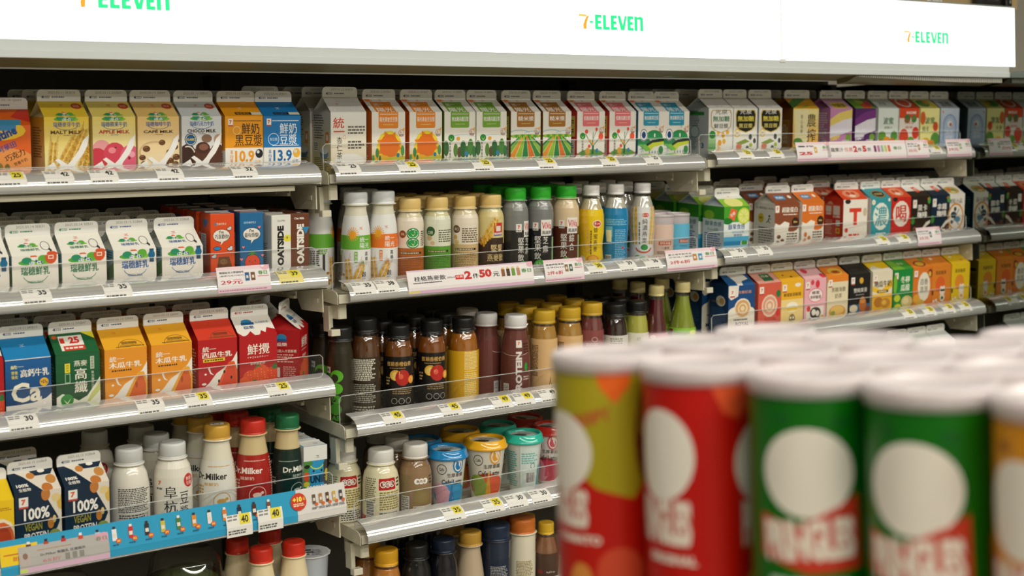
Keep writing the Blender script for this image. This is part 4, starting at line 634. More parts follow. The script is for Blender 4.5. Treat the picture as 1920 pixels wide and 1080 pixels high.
# things stored on top of the cooler
e = empty('cardboard_box', 'brown cardboard box lying on top of the cooler behind the right sign', 'box', (1.60, .14, 1.8605))
m = M(); m.rbox(-.30, -.14, 0, .40, .14, .16, 'a08a60', .003); m.box(-.3, -.02, .1601, .40, .02, .1606, 'b8a67c'); obj('box_body', m.mesh('box_body', 'paper'), e)
m = M(); px = hit(1752, 4, 0).x-1.60; m.box(px-.028, -.1406, .004, px+.028, -.1402, .05, 'd8d2c6'); print_flat(m, BAR(4, 4, 96, 70)+G(4, 74, 96, 96, 2, '444444'), (px-.026, -.1407, .006), (.00052, 0, 0), (0, 0, .0004), (0, -1, 0)); obj('barcode_label', m.mesh('barcode_label', 'paper'), e)
p = hit(1860, 8, -.03); e = empty('black_device', 'black handheld device with rounded corners lying on top of the cooler', 'device', (p.x, -.015, 1.8605))
m = M(); m.rbox(-.045, -.014, 0, .045, .014, .05, '161618', .008); obj('casing', m.mesh('casing', 'gloss'), e)
m = M(); m.box(-.02, -.0148, .012, .03, -.0142, .03, '26262a'); m.box(.0, -.015, .022, .006, -.0147, .027, 'b83a2a'); m.box(.018, -.015, .018, .024, -.0147, .026, 'c8a060'); obj('key_pad', m.mesh('key_pad', 'plastic'), e)
p = hit(1896, 8, -.03); e = M(); e.rbox(-.012, -.01, 0, .012, .01, .03, '1a1a1a', .002); e.box(.001, -.0104, .012, .006, -.01, .02, '8a8a84'); o = obj('plug_adapter', e.mesh('plug_adapter', 'plastic'), None, (p.x, -.015, 1.8605)); tag(o, 'small black square adapter right of the black device on top of the cooler', 'adapter')

# ------------------------------------------------------------------ shelves
YF = {1: 0, 2: -.0135, 3: -.024, 4: -.054, 5: -.07}
ZB = dict(A1=1.481, A2=1.302, A3=1.115, A4=.915, A5=.70, B1=1.481, B2=1.272, B3=1.038, B4=.856, B5=.645, C1=1.487, C2=1.279, C3=1.103, C4=.925)
GAP = {1: .007, 2: .009, 3: .008, 4: .014, 5: .014}
RAIL = [(.026, .0405), (.008, .0365), (-.004, .0315), (-.0115, .0245), (-.0145, .016), (-.0138, .007), (-.004, .005)]
ORD = {'1': 'top', '2': 'second', '3': 'third', '4': 'fourth', '5': 'lowest'}
BAY = {'A': 'left bay', 'B': 'middle bay', 'C': 'right bay'}
for k, zb in ZB.items():
    lev = int(k[1]); g = GAP[lev]; x0 = {'A': -1.25, 'B': g, 'C': .9+g*.8}[k[0]]; x1 = {'A': -g if lev < 5 else -.001, 'B': .9-g*.8, 'C': 1.8035}[k[0]]
    Lx = x1-x0; e = empty('cooler_shelf', f'white steel cooler shelf with clear rail, {ORD[k[1]]} from the top in the {BAY[k[0]]}', 'shelf', (x0, YF[lev], zb), 0, 'cooler shelves')
    m = M(); sl = .40*SLOPE
    m.extr([(0, .008), (.40, .008+sl), (.40, .0125+sl), (0, .0125)], .001, Lx-.001, 'b9b7aa')
    for r_ in range(20): m.extr([(.03+.018*r_, .0125+(.03+.018*r_)*SLOPE), (.034+.018*r_, .0125+(.034+.018*r_)*SLOPE), (.034+.018*r_, .0123+(.034+.018*r_)*SLOPE), (.03+.018*r_, .0123+(.03+.018*r_)*SLOPE)], .004, Lx-.004, '9a988c')
    m.extr([(0, .0002), (0, .0017), (.0015, .0017), (.0015, .0002)], .002, Lx-.002, 'd2d0c4'); m.box(.002, 0, 0, Lx-.002, .0015, .0175, 'd2d0c4'); m.box(.002, .0015, 0, Lx-.002, .03, .0012, 'b9b59c')
    if k == 'A1':
        m.box(.002, .004, -.0085, Lx-.05, .006, .0, 'cfcbb8'); m.box(.002, .006, -.0085, Lx-.05, .05, -.0075, 'b8b39a')
    obj('tray', m.mesh('tray', 'steel'), e)
    for s, x in ((0, 0), (1, Lx-.0015)):
        if k[0] == 'A' and s == 0: continue
        m = M(); m.plate(x, .0015, [(.002, 0), (.002, .015), (.006, .021), (.016, .024), (.40, .024+.4*SLOPE), (.40, .4*SLOPE)], 'd6d4c8'); obj('side_lip', m.mesh('side_lip', 'steel'), e)
    m = M(); a = .002 if k in ('B1', 'B4') else .012
    RL = RAIL
    m.extr(RL, a+.004, Lx-.008, 'c8ccd2', True, False); m.extr([(y-.0012 if y < 0 else y, z-.0016) for y, z in RAIL], a+.004, Lx-.008, 'c8ccd2', True, False)
    m.grid([[(u, y, z) for y, z in RAIL] for u in (a+.0038, a+.0042)], 'd8dce2', False)
    obj('price_rail', m.mesh('price_rail', 'rail'), e)
    fh = .072 if k != 'A1' else .043; m = M(); m.box(.006, .0295, .0155, Lx-.006, .031, fh-.0012, 'ffffff'); fo = obj('clear_fence', m.mesh('clear_fence', 'clear'), e)
    m = M(); m.box(.012, .0294, fh-.0012, Lx-.012, .0311, fh, 'ffffff')
    for x in (.006, Lx-.0072): m.box(x, .0294, .0135, x+.0012, .0311, fh-.006, 'ffffff')
    m.extr([(.0294, fh-.006), (.0311, fh-.006), (.0311, fh-.005), (.0294, fh-.005)], .006, .0075, 'ffffff'); m.face([(.006, .0294, fh-.006), (.0075, .0294, fh-.006), (.012, .0294, fh-.0012), (.012, .0294, fh)], 'ffffff'); m.face([(Lx-.006, .0294, fh-.006), (Lx-.012, .0294, fh), (Lx-.012, .0294, fh-.0012), (Lx-.0075, .0294, fh-.006)], 'ffffff')
    obj('fence_edge', m.mesh('fence_edge', 'edge'), fo)
    for s in (0, 1):
        if k[0] == 'A' and s == 0: continue
        m = M()
        if s:
            m.plate(Lx-.032, .002, [(.06, .002), (.06, -.014), (.066, -.018), (.40, -.018), (.40, .023)], 'cdcbbc')
            m.plate(Lx-.004, .002, [(.016, -.001), (.016, -.042), (.095, -.042), (.12, -.01), (.12, .002)], 'c4c4b8')
            m.box(Lx-.036, .06, -.018, Lx-.03, .075, -.013, 'dddbd0'); m.box(Lx-.0062, .03, -.026, Lx-.0041, .042, -.018, '1a1a18')
            m.box(Lx-.034, .11, -.014, Lx-.0322, .114, -.008, '24221e')
        else:
            m.rbox(.010, .018, -.027, .027, .08, -.001, 'cfcdbe', .002); m.rbox(-.004, .02, -.056, .014, .034, -.045, 'd6d4c8', .001); m.box(.002, .04, -.05, .01, .06, -.004, '16150f')
        obj('bracket', m.mesh('bracket', 'steel'), e)

# ------------------------------------------------------------------ price tags and promotion cards on the rails
def strip(path, x0, w, base, ops, sc):
    """paper following a (y, z) path from bottom to top"""
    m = M(); cum = [0]
    for (a, b), (c, d) in zip(path, path[1:]): cum.append(cum[-1]+sqrt((a-c)**2+(b-d)**2))
    for i in range(len(path)-1):
        (a, b), (c, d) = path[i], path[i+1]; l = cum[i+1]-cum[i]; n = (0, -(d-b)/l, (c-a)/l)
        o = (x0, a+n[1]*.0006, b+n[2]*.0006); uy = (0, (c-a)/l*sc, (d-b)/l*sc)
        P0 = [(x0, a, b), (x0+w, a, b), (x0+w, c, d), (x0, c, d)]
        m.face([(x, y+n[1]*.0004, z+n[2]*.0004) for x, y, z in P0], base); m.face([(x, y+n[1]*.0001, z+n[2]*.0001) for x, y, z in P0][::-1], base)
        for p, lay, col in flat(ops):
            q = clip(p, 0, cum[i]/sc, w/sc, cum[i+1]/sc)
            if q: m.face([tuple(Vector(o)+Vector((sc*u, 0, 0))+Vector(uy)*(v-cum[i]/sc)+Vector(n)*STEP*lay) for u, v in q], col)
    return m
RUP = RAIL[::-1][1:]
def price(k, px, num, yel=0, w=.045, full=0, wide=0):
    lev = int(k[1]); y = YF[lev]; zb = ZB[k]; zz = zb+.025
    pp = 0
    X = None
    lo, hi = 0, 1080  # find the rail height in the picture to measure x
    d = (Vector((0, 0, 0)))
    x = hit(px, 400, y-.012).x
    for _ in range(3):
        v = Vector((x, y-.012, zz))-CAM; a, b, c = v.dot(RT), v.dot(UP), v.dot(FW); py = CYP - sin(ROL)*FPX*a/c - cos(ROL)*FPX*b/c; x = hit(px, py, y-.012).x
    path = [p for p in RUP if p[1] < .0395]; path = path[:-1]+[(.006, .0359)]; path[0] = (-.0140, .0085)
    if k == 'A4': path = [(-.0156, .0035), (-.0162, .019), (-.0140, .031), (-.0118, .039)]
    base = 'e6d88a' if full else 'e9e7df'; ops = G(6, 8, 80, 26, 2, '5a5a58', .6)+G(6, 56, 50, 80, 2, '8a8a86', .5)
    if yel: ops = R(52, 42, 92, 88, 'e8d83c')+ops
    ops += T(num, 72, 60, 28, 26, '3a3a34', .03)
    m = strip(path, -w/2, w, base, ops, w/100)
    o = obj('price_tag', m.mesh('price_tag', 'paper'), None, (x, y-.0003, zb)); 
    tag(o, TAGL(k, num, yel, px), 'price tag', 'price tags on the shelf rails'); return o
_seen = {}
def TAGL(k, num, yel, px):
    i = _seen.get(k, 0)+1; _seen[k] = i; n = ['first', 'second', 'third', 'fourth', 'fifth', 'sixth', 'seventh', 'eighth'][i-1]
    return f'{"yellow-marked" if yel else "white"} price tag reading {num}, {n} from left on {ORD[k[1]]} rail of {BAY[k[0]]}'
TAGS = dict(A1=[(22, '25', 1), (112, '42', 0), (196, '42', 0), (320, '42', 0), (460, '32', 0)], B1=[(656, '25', 0), (768, '25', 1), (907, '25', 1), (1027, '25', 1), (1144, '25', 1), (1226, '25', 0)],
    C1=[(1400, '25', 1), (1456, '25', 1), (1586, '35', 0), (1628, '35', 0), (1669, '35', 0), (1711, '35', 0), (1756, '35', 1)], A2=[(70, '35', 0), (222, '35', 0), (546, '39', 1)],
    B2=[(684, '35', 0), (728, '38', 0), (1120, '38', 1), (1178, '39', 0), (1226, '36', 0)], C2=[(1385, '35', 0), (1434, '35', 0), (1656, '25', 1), (1696, '25', 1)],
    A3=[(45, '30', 0), (284, '35', 0), (374, '35', 1), (525, '25', 1)], B3=[(740, '45', 1), (848, '45', 1), (943, '49', 1), (985, '49', 1), (1032, '49', 0)], C3=[(1706, '25', 1), (1744, '25', 1), (1780, '25', 1), (1811, '25', 1)],
    B4=[(853, '35', 1), (927, '35', 1), (971, '30', 0), (1016, '30', 0)], A4=[(446, '40', 1), (504, '40', 1)])
def rail_x(k, px, dy=-.012):
    y = YF[int(k[1])]+dy; x = hit(px, 400, y).x
    for _ in range(3):
        v = Vector((x, y, ZB[k]+.025))-CAM; a, b, c = v.dot(RT), v.dot(UP), v.dot(FW); x = hit(px, CYP-sin(ROL)*FPX*a/c-cos(ROL)*FPX*b/c, y).x
    return x
for k, l in TAGS.items():
    if k == 'A4': continue
    for px, num, yel in l: price(k, px, num, yel, full=(k == 'A2' and num == '39'))
def promo(k, pxa, pxb, ops, label, base='ece6e4', top=.050, dy=0, path0=.009, name='promotion_card'):
    xa, xb = rail_x(k, pxa, 0), rail_x(k, pxb, 0); w = xb-xa; y = YF[int(k[1])]
    path = [(-.0150, .0085), (-.0156, .019), (-.0135, .031), (-.0085, top)]
    sc = sum(sqrt((a-c)**2+(b-d)**2) for (a, b), (c, d) in zip(path, path[1:]))/106
    m = strip(path, 0, w, base, ops(w/sc), sc); o = obj(name, m.mesh(name, 'paper'), None, (xa, y-.0004-dy, ZB[k])); tag(o, label, name.replace('_', ' ')); return o
def small_promo(l1, l2, num, cs):
    def f(W_):
        o = R(0, 0, W_, 16, 'e6c4d0')+R(0, 92, W_, 140, 'ecd0d4')+C(W_-20, 100, 22, 16, 'e8b4bc')+C(W_-30, 104, 8, 8, 'f2e0e0')
        o += T(l1, W_*.28, 82, W_*.46, 9, '3a3434', .02)+T(l2, W_*.28, 68, W_*.46, 8, '5a5450')+T(num, W_*.26, 42, W_*.4, 18, 'c8323a', .04)+G(6, 4, W_-10, 12, 1, 'b87a94')
        for i, c in enumerate(cs): o += R(W_*(.52+.11*i), 44, W_*(.60+.11*i), 78, c)+R(W_*(.54+.11*i), 54, W_*(.58+.11*i), 66, 'e8dccc')
        return o+T('春日', W_*.86, 74, W_*.17, 16, '5a9a4a', .04)+R(W_*.76, 58, W_*.97, 61, 'd87a94')
    return f
promo('A2', 401, 500, small_promo('韓國延世大學調味乳', '(草莓巧克力味可)', '29元', ['2a5a8a', '7a4a2a']), 'pink spring promotion card on the rail before the orange and blue juice boxes')
def long_promo(W_):
    o = R(0, 0, W_, 14, 'd8b0c8')+R(0, 100, W_, 105, 'dcb8d0')+R(0, 5, 60, 12, 'dcd85a')+T('桂格燕麥飲', W_*.17, 66, W_*.24, 22, '33302c', .03)+T('290ml', W_*.33, 62, W_*.06, 8, '33302c')+R(W_*.365, 50, W_*.43, 70, 'd83a34')+T('任選', W_*.397, 62, W_*.05, 10, 'f2e8e0', .03)
    o += T('2', W_*.465, 66, W_*.055, 38, 'c8322c', .05)+T('件', W_*.525, 60, W_*.045, 22, '33302c', .03)+T('50', W_*.605, 68, W_*.10, 38, 'c8322c', .05)+T('元', W_*.69, 60, W_*.05, 22, '33302c', .03)+G(W_*.04, 44, W_*.32, 50, 1, '6a6660', .8)
    for i, c in enumerate(['8a5a34', '4a3424', '6a9a3a', 'b88a6a']): o += R(W_*(.735+.042*i), 46, W_*(.762+.042*i), 80, c)+R(W_*(.74+.042*i), 80, W_*(.757+.042*i), 88, 'e0c07a')
    return o+T('春日', W_*.94, 66, W_*.08, 18, '5a9a4a', .04)+C(W_-14, 96, 20, 14, 'e6b0bc')
promo('B2', 757, 992, long_promo, 'long pink promotion strip reading 2 and 50 before the oat drink bottles')
promo('B2', 1013, 1086, small_promo('萬歲牌堅果飲', '290ml', '2件6折', ['8a6a3a', '3a5a4a']), 'small pink promotion card below the brown and yellow bottles')
promo('B2', 1241, 1335, small_promo('愛之味牛奶花生', '古早味八寶粥', '2件6折', ['b8843a', '4a94b8']), 'pink promotion card before the pink and blue tins')
promo('C1', 1485, 1548, small_promo('農搾', '', '25', ['d8a83a']), 'pink promotion card before the rotated golden brown carton')
def fruit_promo(W_):
    o = R(0, 88, W_, 100, 'ecd4d6')+R(0, 0, W_, 14, 'e4c4cc')+T('蔬果汁', W_*.12, 58, W_*.15, 24, '3a3a34', .03)+T('任選', W_*.26, 58, W_*.1, 24, 'd8847a', .03)+T('2', W_*.345, 60, W_*.05, 36, 'c8322c', .06)+T('件', W_*.40, 56, W_*.05, 22, '3a3a34', .03)+T('5', W_*.46, 60, W_*.05, 36, 'c8322c', .06)+T('折', W_*.52, 56, W_*.05, 22, '3a3a34', .03)
    for i, c in enumerate(['7a3a6a', 'b878a0', '9ab8a0', 'c8c86a', 'd86a4a']): o += R(W_*(.58+.045*i), 40, W_*(.61+.045*i), 78, c)
    return o+T('春日', W_*.88, 60, W_*.1, 18, '5a9a4a', .04)
promo('C1', 1542, 1690, fruit_promo, 'long pink promotion strip before the fruit juice cartons of the top right shelf')
promo('C1', 1691, 1732, small_promo('果菜汁', '特惠', '25元', ['a86a3a']), 'narrow pink promotion card beside the long strip on the top right rail')
promo('C1', 1766, 1812, small_promo('穀穗燕麥奶', '特惠', '39元', ['8aa86a']), 'pink promotion card at the right end of the top right shelf')
promo('C2', 1711, 1755, small_promo('咖啡', '330ml', '25元', ['5a6a74']), 'pale pink promotion card before the two coffee cartons')
def plus10(W_):
    o = R(0, 0, W_*.84, 140, '2a9cc4')+R(W_*.84, 0, W_, 140, 'dcd8d2')+R(0, 30, W_*.07+30, 88, 'ecc81c')+R(10, 60, 60, 64, 'c86a2c')+T('飲料 免錢', W_*.04+20, 48, 60, 14, 'c8502c', .04)
    cs = ['5a3a24', 'b0442c', 'c03030', 'c8502c', 'a8c8d8', 'e8e8e8', 'c82c30', '2c2c2c', 'c8b84a', '4a7a3a', 'd88a2c', 'e8e4dc', 'd87a2c', '1c2440', '4a2c1c', '7a4a34']
    for i, c in enumerate(cs):
        x = 78+i*(W_*.80-90)/16
        o += R(x, 48, x+15, 84, c)+R(x+3, 84, x+12, 92, '3a2c20' if i % 3 else 'e8e4dc')+R(x+2, 58, x+13, 70, 'e8dcc8')+C(x+19, 46, 9, 8, 'd8502c')+T(['52', '59', '39', '35', '45', '30'][i % 6], x+19, 46, 11, 7, 'f0d85a', .04)+G(x, 32, x+20, 37, 1, '1c5a7a', .8)
    x = W_*.845; o += C(x, 66, 30, 30, 'cc3a1c')+T('+10', x-4, 74, 34, 18, 'f4e85a', .05)+T('元', x+21, 74, 9, 10, 'f4e85a', .04)+G(x-20, 50, x+20, 62, 2, 'f0d8b0', .7)
    for i, c in enumerate(['6a5244', 'b07a3a', '5a3c28', 'c8a84a', '3a3c40']):
        x = W_*.89+i*W_*.022; o += R(x, 50, x+12, 82, c)+R(x+2, 60, x+10, 70, 'e0d4c4')+C(x+14, 48, 6, 6, 'd8642c')+G(x-4, 32, x+18, 40, 2, '4a4a4a', .6)
    return o
promo('A4', -4, 641, plus10, 'long blue promotion strip with small product pictures along the fourth left rail', '2a9cc4', .060)
def milk_promo(W_):
    o = R(0, 0, W_, 22, 'd8b4c8')+R(0, 4, 30, 18, 'c8e06a')+C(24, 50, 24, 26, 'b8aca4')+C(24, 66, 10, 12, '8a6a5a')+T('Dr.Milker 無糖乳 任選兩件', W_*.48, 62, W_*.5, 11, '3a3a3a', .02)+G(W_*.2, 78, W_*.7, 84, 1, 'b88a5a')+T('65折', W_*.35, 38, W_*.2, 14, 'c87a7a', .03)
    for i in range(3): o += R(W_*(.5+.08*i), 28, W_*(.55+.08*i), 52, '8a8680')
    return o+C(W_-26, 90, 30, 18, 'd8a0b0')+T('春日', W_-30, 84, 44, 16, '4a8a4a', .04)
promo('A4', 30, 198, milk_promo, 'grey and pink milk promotion card taped over the left end of the blue strip', 'b0aca6', .048, .0022)
for (px, num, yel) in TAGS['A4']:
    o = price('A4', px, num, yel); o.location.y -= .0022
# ------------------------------------------------------------------ products on the shelves
def xat(px, y, z):
    x = hit(px, 400, y).x
    for _ in range(3):
        v = Vector((x, y, z))-CAM; a, b, c = v.dot(RT), v.dot(UP), v.dot(FW); x = hit(px, CYP-sin(ROL)*FPX*a/c-cos(ROL)*FPX*b/c, y).x
    return x
ROWN = ['', 'second in file', 'third in file', 'hindmost in file']
def where(k): return f'{ORD[k[1]]} shelf of the {BAY[k[0]]}'
def filed(kind, meshes, k, px, d, zf, desc, cat, rows=3, rz=0, group=None, pitch=None, facing=False, yo=0, wx=None):
    """a front product and the copies standing behind it"""
    ef = d/2*(abs(cos(rz))+abs(sin(rz))) if not facing else d/2
    lev = int(k[1]); y = YF[lev]+.0384+ef+yo; zs = ZB[k]+.0128+(y-YF[lev])*SLOPE
    x = xat(px, (YF[lev]+.036+yo) if not facing else y, zs+zf)
    g = GAP[lev]; lo, hi_ = {'A': (-9, -g if lev < 5 else -.001), 'B': (g, .9-g*.8), 'C': (.9+g*.8, 1.8035)}[k[0]]; hw = (wx or d)/2*(1 if facing else abs(cos(rz))+abs(sin(rz)))+.0035
    h0 = hw-.0035+.0006
    if yo == 0:
        q_ = LAST.get(k)
        if q_ and 0 < x-q_[0] < q_[1]+h0: x = q_[0]+q_[1]+h0
    x = min(max(x, lo+hw), hi_-hw-.002)
    if yo == 0: LAST[k] = (x, h0)
    if facing: rz = rz+math.atan2(CAM.x-x, y-CAM.y)
    grp = group or f'{desc.split(" with ")[0]} in a file'
    e = put(kind, meshes, desc+', foremost' if rows > 1 else desc, cat, (x, y, zs), rz, grp)
    p = pitch or (ef*2+.0035)
    for i in range(1, rows):
        dup(e, (x+rnd.uniform(-.0007, .0007), y+p*i+rnd.uniform(0, .001), zs+p*i*SLOPE), f'{desc}, {ROWN[i]}', rz*.8+rnd.uniform(-.008, .008) if not facing else rz+rnd.uniform(-.5, .5))
    return e
Wc = .0705
LAST = {}
def cm(n, H, g, f, art, w=Wc, d=Wc): return carton_meshes(n, w, d, H, g, f, art)
a1 = [cm(i, .1055, .025, .0185, dict(a, crop=1)) for i, a in enumerate(A1)]
for m_, px, t in zip(a1, (124, 213, 296, 377, 457, 527), ('yellow malt milk carton with wheat ears', 'pale yellow apple milk carton with red apples', 'cream coffee milk carton with coffee beans', 'grey white chocolate milk carton with brown swirls', 'orange black soy milk carton with 10.9 on white', 'blue soy milk carton with 13.9 on white')):
    filed('milk_carton', m_, 'A1', px, Wc if px < 500 else .066, .08, t, 'milk carton', 3 if px < 500 else 1)
ov = cm(7, .093, .025, .018, dict(oval_choc, crop=1, hu=140))
filed('milk_carton', ov, 'A1', 24, Wc, .06, 'orange chocolate malt drink carton turned slightly at the left edge', 'milk carton', 2, radians(-12))
hb = [cm(10+i, .112, .0235, .0185, a) for i, a in enumerate(B1)]
hb[0] = cm(10, .112, .027, .0185, B1[0])
filed('milk_carton', hb[0], 'B1', 654, Wc, .08, 'grey almond drink carton with a blue and white bowl', 'milk carton', 4, radians(-2))
o = put('milk_carton', hb[0], 'grey almond drink carton standing behind the blue carton at the shelf seam', 'milk carton', (-.047, .155, ZB['A1']+.0128+(.155-YF[1])*SLOPE), radians(-4), 'almond drink cartons')
names = {1: 'white carton with a big orange sun', 2: 'white carton with a green flap and small trees', 3: 'white rice carton with brown flap and striped fields', 4: 'white carton with pink flap and heart tree', 5: 'white carton with blue flap and green hill'}
sd = [(1, 727), (1, 797), (2, 861), (2, 914), (3, 985), (3, 1043), (4, 1107), (4, 1166), (5, 1220), (5, 1279)]
for i, (j, px) in enumerate(sd):
    first = i % 2 == 0; e = filed('drink_carton', hb[j], 'B1', px, Wc, .08, names[j]+(', left one' if first else ', right one'), 'drink carton', 4, radians(rnd.uniform(-1, 1)))
cc = [cm(30+i, .112, .0235, .0185, a, .072, .072) for i, a in enumerate(C1)]
nm = ['white unsweetened soy milk carton with gold shield', 'white black soy milk carton with black shield', '', 'golden brown farm tea carton with vertical black writing', 'lilac vegetable juice carton with white sash', 'dark purple vegetable juice carton with white sash', 'pale green white fruit juice carton with pineapples', 'red and white apple juice carton with round badges', 'pale yellow juice carton with leafy fruit', 'light blue oat milk carton with arched window']
pos = [(0, 1350, 0), (1, 1396, 0), (1, 1443, 0), (2, 1516, -9), (3, 1577, -2), (4, 1621, 0), (5, 1664, 0), (6, 1703, 0), (7, 1742, 0), (8, 1780, 0)]
for i, (j, px, r) in enumerate(pos):
    t = nm[i] if nm[i] else 'second white black soy milk carton with black shield'
    filed('juice_carton' if j > 2 else 'milk_carton', cc[j], 'C1', px, .072, .08, t, 'juice carton' if j > 2 else 'milk carton', 4, radians(r))
fr = [carton_meshes(3+i, .071, .071, .071, .0285, .0185, a) for i, a in enumerate(A2)]
for j, px, t in ((1, -28, 'white and blue fresh milk carton cut by the left edge'), (0, 66, 'white fresh milk carton with green writing and orange badge, leftmost'), (0, 158, 'white fresh milk carton with green writing and orange badge, second'), (1, 253, 'white fresh milk carton with blue writing, left of two'), (1, 342, 'white fresh milk carton with blue writing, beside the juice boxes')):
    filed('fresh_milk_carton', fr[j], 'A2', px, .071, .05, t, 'milk carton', 4)
jm = [brick_meshes(.0425, .05, .122, a) for a in (jb1, jb2)]
filed('juice_box', jm[0], 'A2', 420, .05, .06, 'orange drink box with brown cartoon shape and speech bubble', 'juice box', 4, radians(-5), wx=.0425)
filed('juice_box', jm[1], 'A2', 474, .05, .06, 'blue drink box with strawberry and speech bubble', 'juice box', 4, radians(-4))
om = [brick_meshes(.037, .05, .115, ob1), brick_meshes(.042, .05, .116, ob2)]
filed('oat_milk_box', om[0], 'A2', 519, .05, .06, 'white oat milk box with tall black letters and yellow star', 'oat milk box', 3)
filed('oat_milk_box', om[1], 'A2', 570, .05, .06, 'brown oat milk box with tall white letters', 'oat milk box', 3, radians(-6))
c2 = [cm(50+i, .108, .0225, .0165, a, .0712, .0712) for i, a in enumerate(C2)]
pos2 = [(0, 1383, -4, 'green and blue lime drink carton'), (1, 1479, -6, 'brown and cream protein soy carton with running figure on its side'), (2, 1523, -1, 'orange and cream protein almond carton'), (3, 1609, -9, 'red and white tea carton with a big red T'), (4, 1647, 0, 'teal tea carton with round white emblem'), (5, 1685, 0, 'red tea carton with round white emblem'), (6, 1723, 0, 'dark brown mocha coffee carton'), (7, 1762, 0, 'navy blue latte coffee carton'), (8, 1804, 0, 'white carton with an orange ring and bird drawing')]
for j, px, r, t in pos2:
    filed('drink_carton', c2[j], 'C2', px, .072, .08, t, 'drink carton', 4, radians(r))
c3 = [cm(70+i, .113, .0205, .0165, a, .0705, .0705) for i, a in enumerate(C3)]
pos3 = [(0, 1398, -8, 'dark blue milk tea carton with a round cup swirl'), (1, 1444, 0, 'pinkish red milk tea carton with a round cup swirl'), (2, 1487, 0, 'yellow honey milk tea carton with small drawings'), (3, 1530, 0, 'pink strawberry carton with white label'), (4, 1572, 0, 'cream caramel milk tea carton with orange roof'), (5, 1614, 0, 'black peach tea carton with blue band'), (6, 1656, 0, 'yellow sweet potato milk carton'), (7, 1695, 0, 'green winter melon lime carton'), (8, 1730, 0, 'orange passion fruit carton with white oval'), (9, 1765, 0, 'orange jasmine tea carton with white cat'), (10, 1809, 0, 'bright yellow pomelo tea carton with white cat')]
for j, px, r, t in pos3:
    filed('drink_carton', c3[j], 'C3', px-3, .0705, .08, t, 'drink carton', 3, radians(r))
for i in range(3):
    art4 = pic('c8d8dc', 'dfe4e0', T('牛奶', 50, 110, 60, 22, '2a7a9a', .03)+C(50, 60, 30, 24, '4aa0b4'), [], None)
    filed('drink_carton', cm(85, .108, .022, .017, art4), 'C4', 1700+i*36, Wc, .08, ['pale teal milk carton on the hidden lower right shelf, left', 'pale teal milk carton on the hidden lower right shelf, middle', 'pale teal milk carton on the hidden lower right shelf, right'][i], 'drink carton', 1)
a3 = [cm(90+i, .102, .0285, .019, a, .0695, .0695) for i, a in enumerate(A3)]
for j, px, t in ((0, 52, 'blue calcium milk carton with big Ca letters'), (1, 145, 'dark green oat milk carton with price sticker on its roof'), (2, 235, 'yellow papaya milk carton, left of two'), (2, 321, 'yellow papaya milk carton, right of two'), (3, 407, 'red watermelon milk carton with a melon slice'), (4, 483, 'red strawberry milk tea carton with dripping white roof')):
    filed('milk_carton', a3[j], 'A3', px, .0695, .08, t, 'milk carton', 3 if px < 450 else 1)
filed('milk_carton', a3[4], 'A3', -38, .0695, .08, 'red milk carton cut by the left edge of the third shelf', 'milk carton', 1)
x = -.0592; put('milk_carton', a3[4], 'red strawberry milk tea carton turned sideways beside the shelf end', 'milk carton', (x, .066, ZB['A3']+.0128+(.066-YF[3])*SLOPE), radians(50), 'strawberry milk tea cartons')
put('milk_carton', a3[4], 'red strawberry milk tea carton behind the one turned sideways', 'milk carton', (x-.003, .162, ZB['A3']+.0128+(.162-YF[3])*SLOPE), radians(30), 'strawberry milk tea cartons')
pm = carton_meshes(4, .0705, .0705, .101, .0255, .0175, almondp)
filed('protein_drink_carton', pm, 'A4', 70, .0705, .08, 'navy and cream vegan protein carton with almonds, left of two', 'drink carton', 2, radians(2))
filed('protein_drink_carton', pm, 'A4', 162, .0705, .08, 'navy and cream vegan protein carton with almonds, right of two', 'drink carton', 1, radians(1))
yart = dict(hu=140, fc='ecc41c', sc='d8b01a', rc='ecc820', F=R(0, 0, 100, 150, 'ecc41c')+C(70, 50, 36, 50, 'f0e2c0')+C(72, 50, 28, 42, 'd8642c')+C(74, 50, 20, 32, 'b8421c')+G(50, 116, 96, 124, 2, 'a8701c'), R=[])
filed('drink_carton', carton_meshes(5, .0705, .0705, .096, .025, .0175, yart), 'A4', -20, .0705, .08, 'yellow drink carton with a round orange picture at the left edge', 'drink carton', 1)

# ---- bottles (B2)
def sunlab(c, zh2, tc):
    return (.006, .136, 'e6e6e2', R(-160, 131, 160, 178, c)+[('same', sum([L(-14, 182, -14+22*cos(a*pi/9), 182+24*sin(a*pi/9), 2.2, 'e8a02c') for a in range(18)], []))]+C(-14, 180, 12, 13, 'eca428')+T('統一', 28, 164, 36, 17, 'f2f4ea', .01)+T('陽光', 28, 144, 36, 19, 'f2f4ea', .01)+bird(16, 204, 1.1)+V('高纖', 34, 108, 11, 34, '3a3a36')+V(zh2, 20, 76, 10, 44, tc, .01)+V('穀奶', 24, 38, 16, 40, '33302c', .01)
            + ear(-24, 14, 96, 8, 4.4)+ear(-10, 16, 66, 7, 4.4)+beans([(-40, 20, 7), (-34, 36, 6), (-48, 46, 6), (-44, 10, 6)], 'c8963a', 'a0702a')+R(-8, 88, 2, 124, c)+V('無加糖', -3, 106, 7, 32, 'f0f0e0')+G(-80, 110, -50, 128, 3, tc)+R(-66, 40, -58, 110, '3a3a3a')+G(-110, 30, -76, 124, 14, '55554e'))
cap_w, cap_t = 'e2e6e6', 'e2c27a'
sb = [bottle_meshes('tall', .0268, .1775, .0215, .0235, 'e0dcc6', cap_w, sunlab('6ab03c', '燕麥', '6aa83a')), bottle_meshes('tall', .0268, .1775, .0215, .0235, 'e0dcc6', cap_w, sunlab('e8762c', '燕麥', 'e8762c'))]
filed('oat_milk_bottle', sb[0], 'B2', 664, .055, .09, 'white capped oat milk bottle with a green band and sun', 'bottle', 1, radians(4), facing=True)
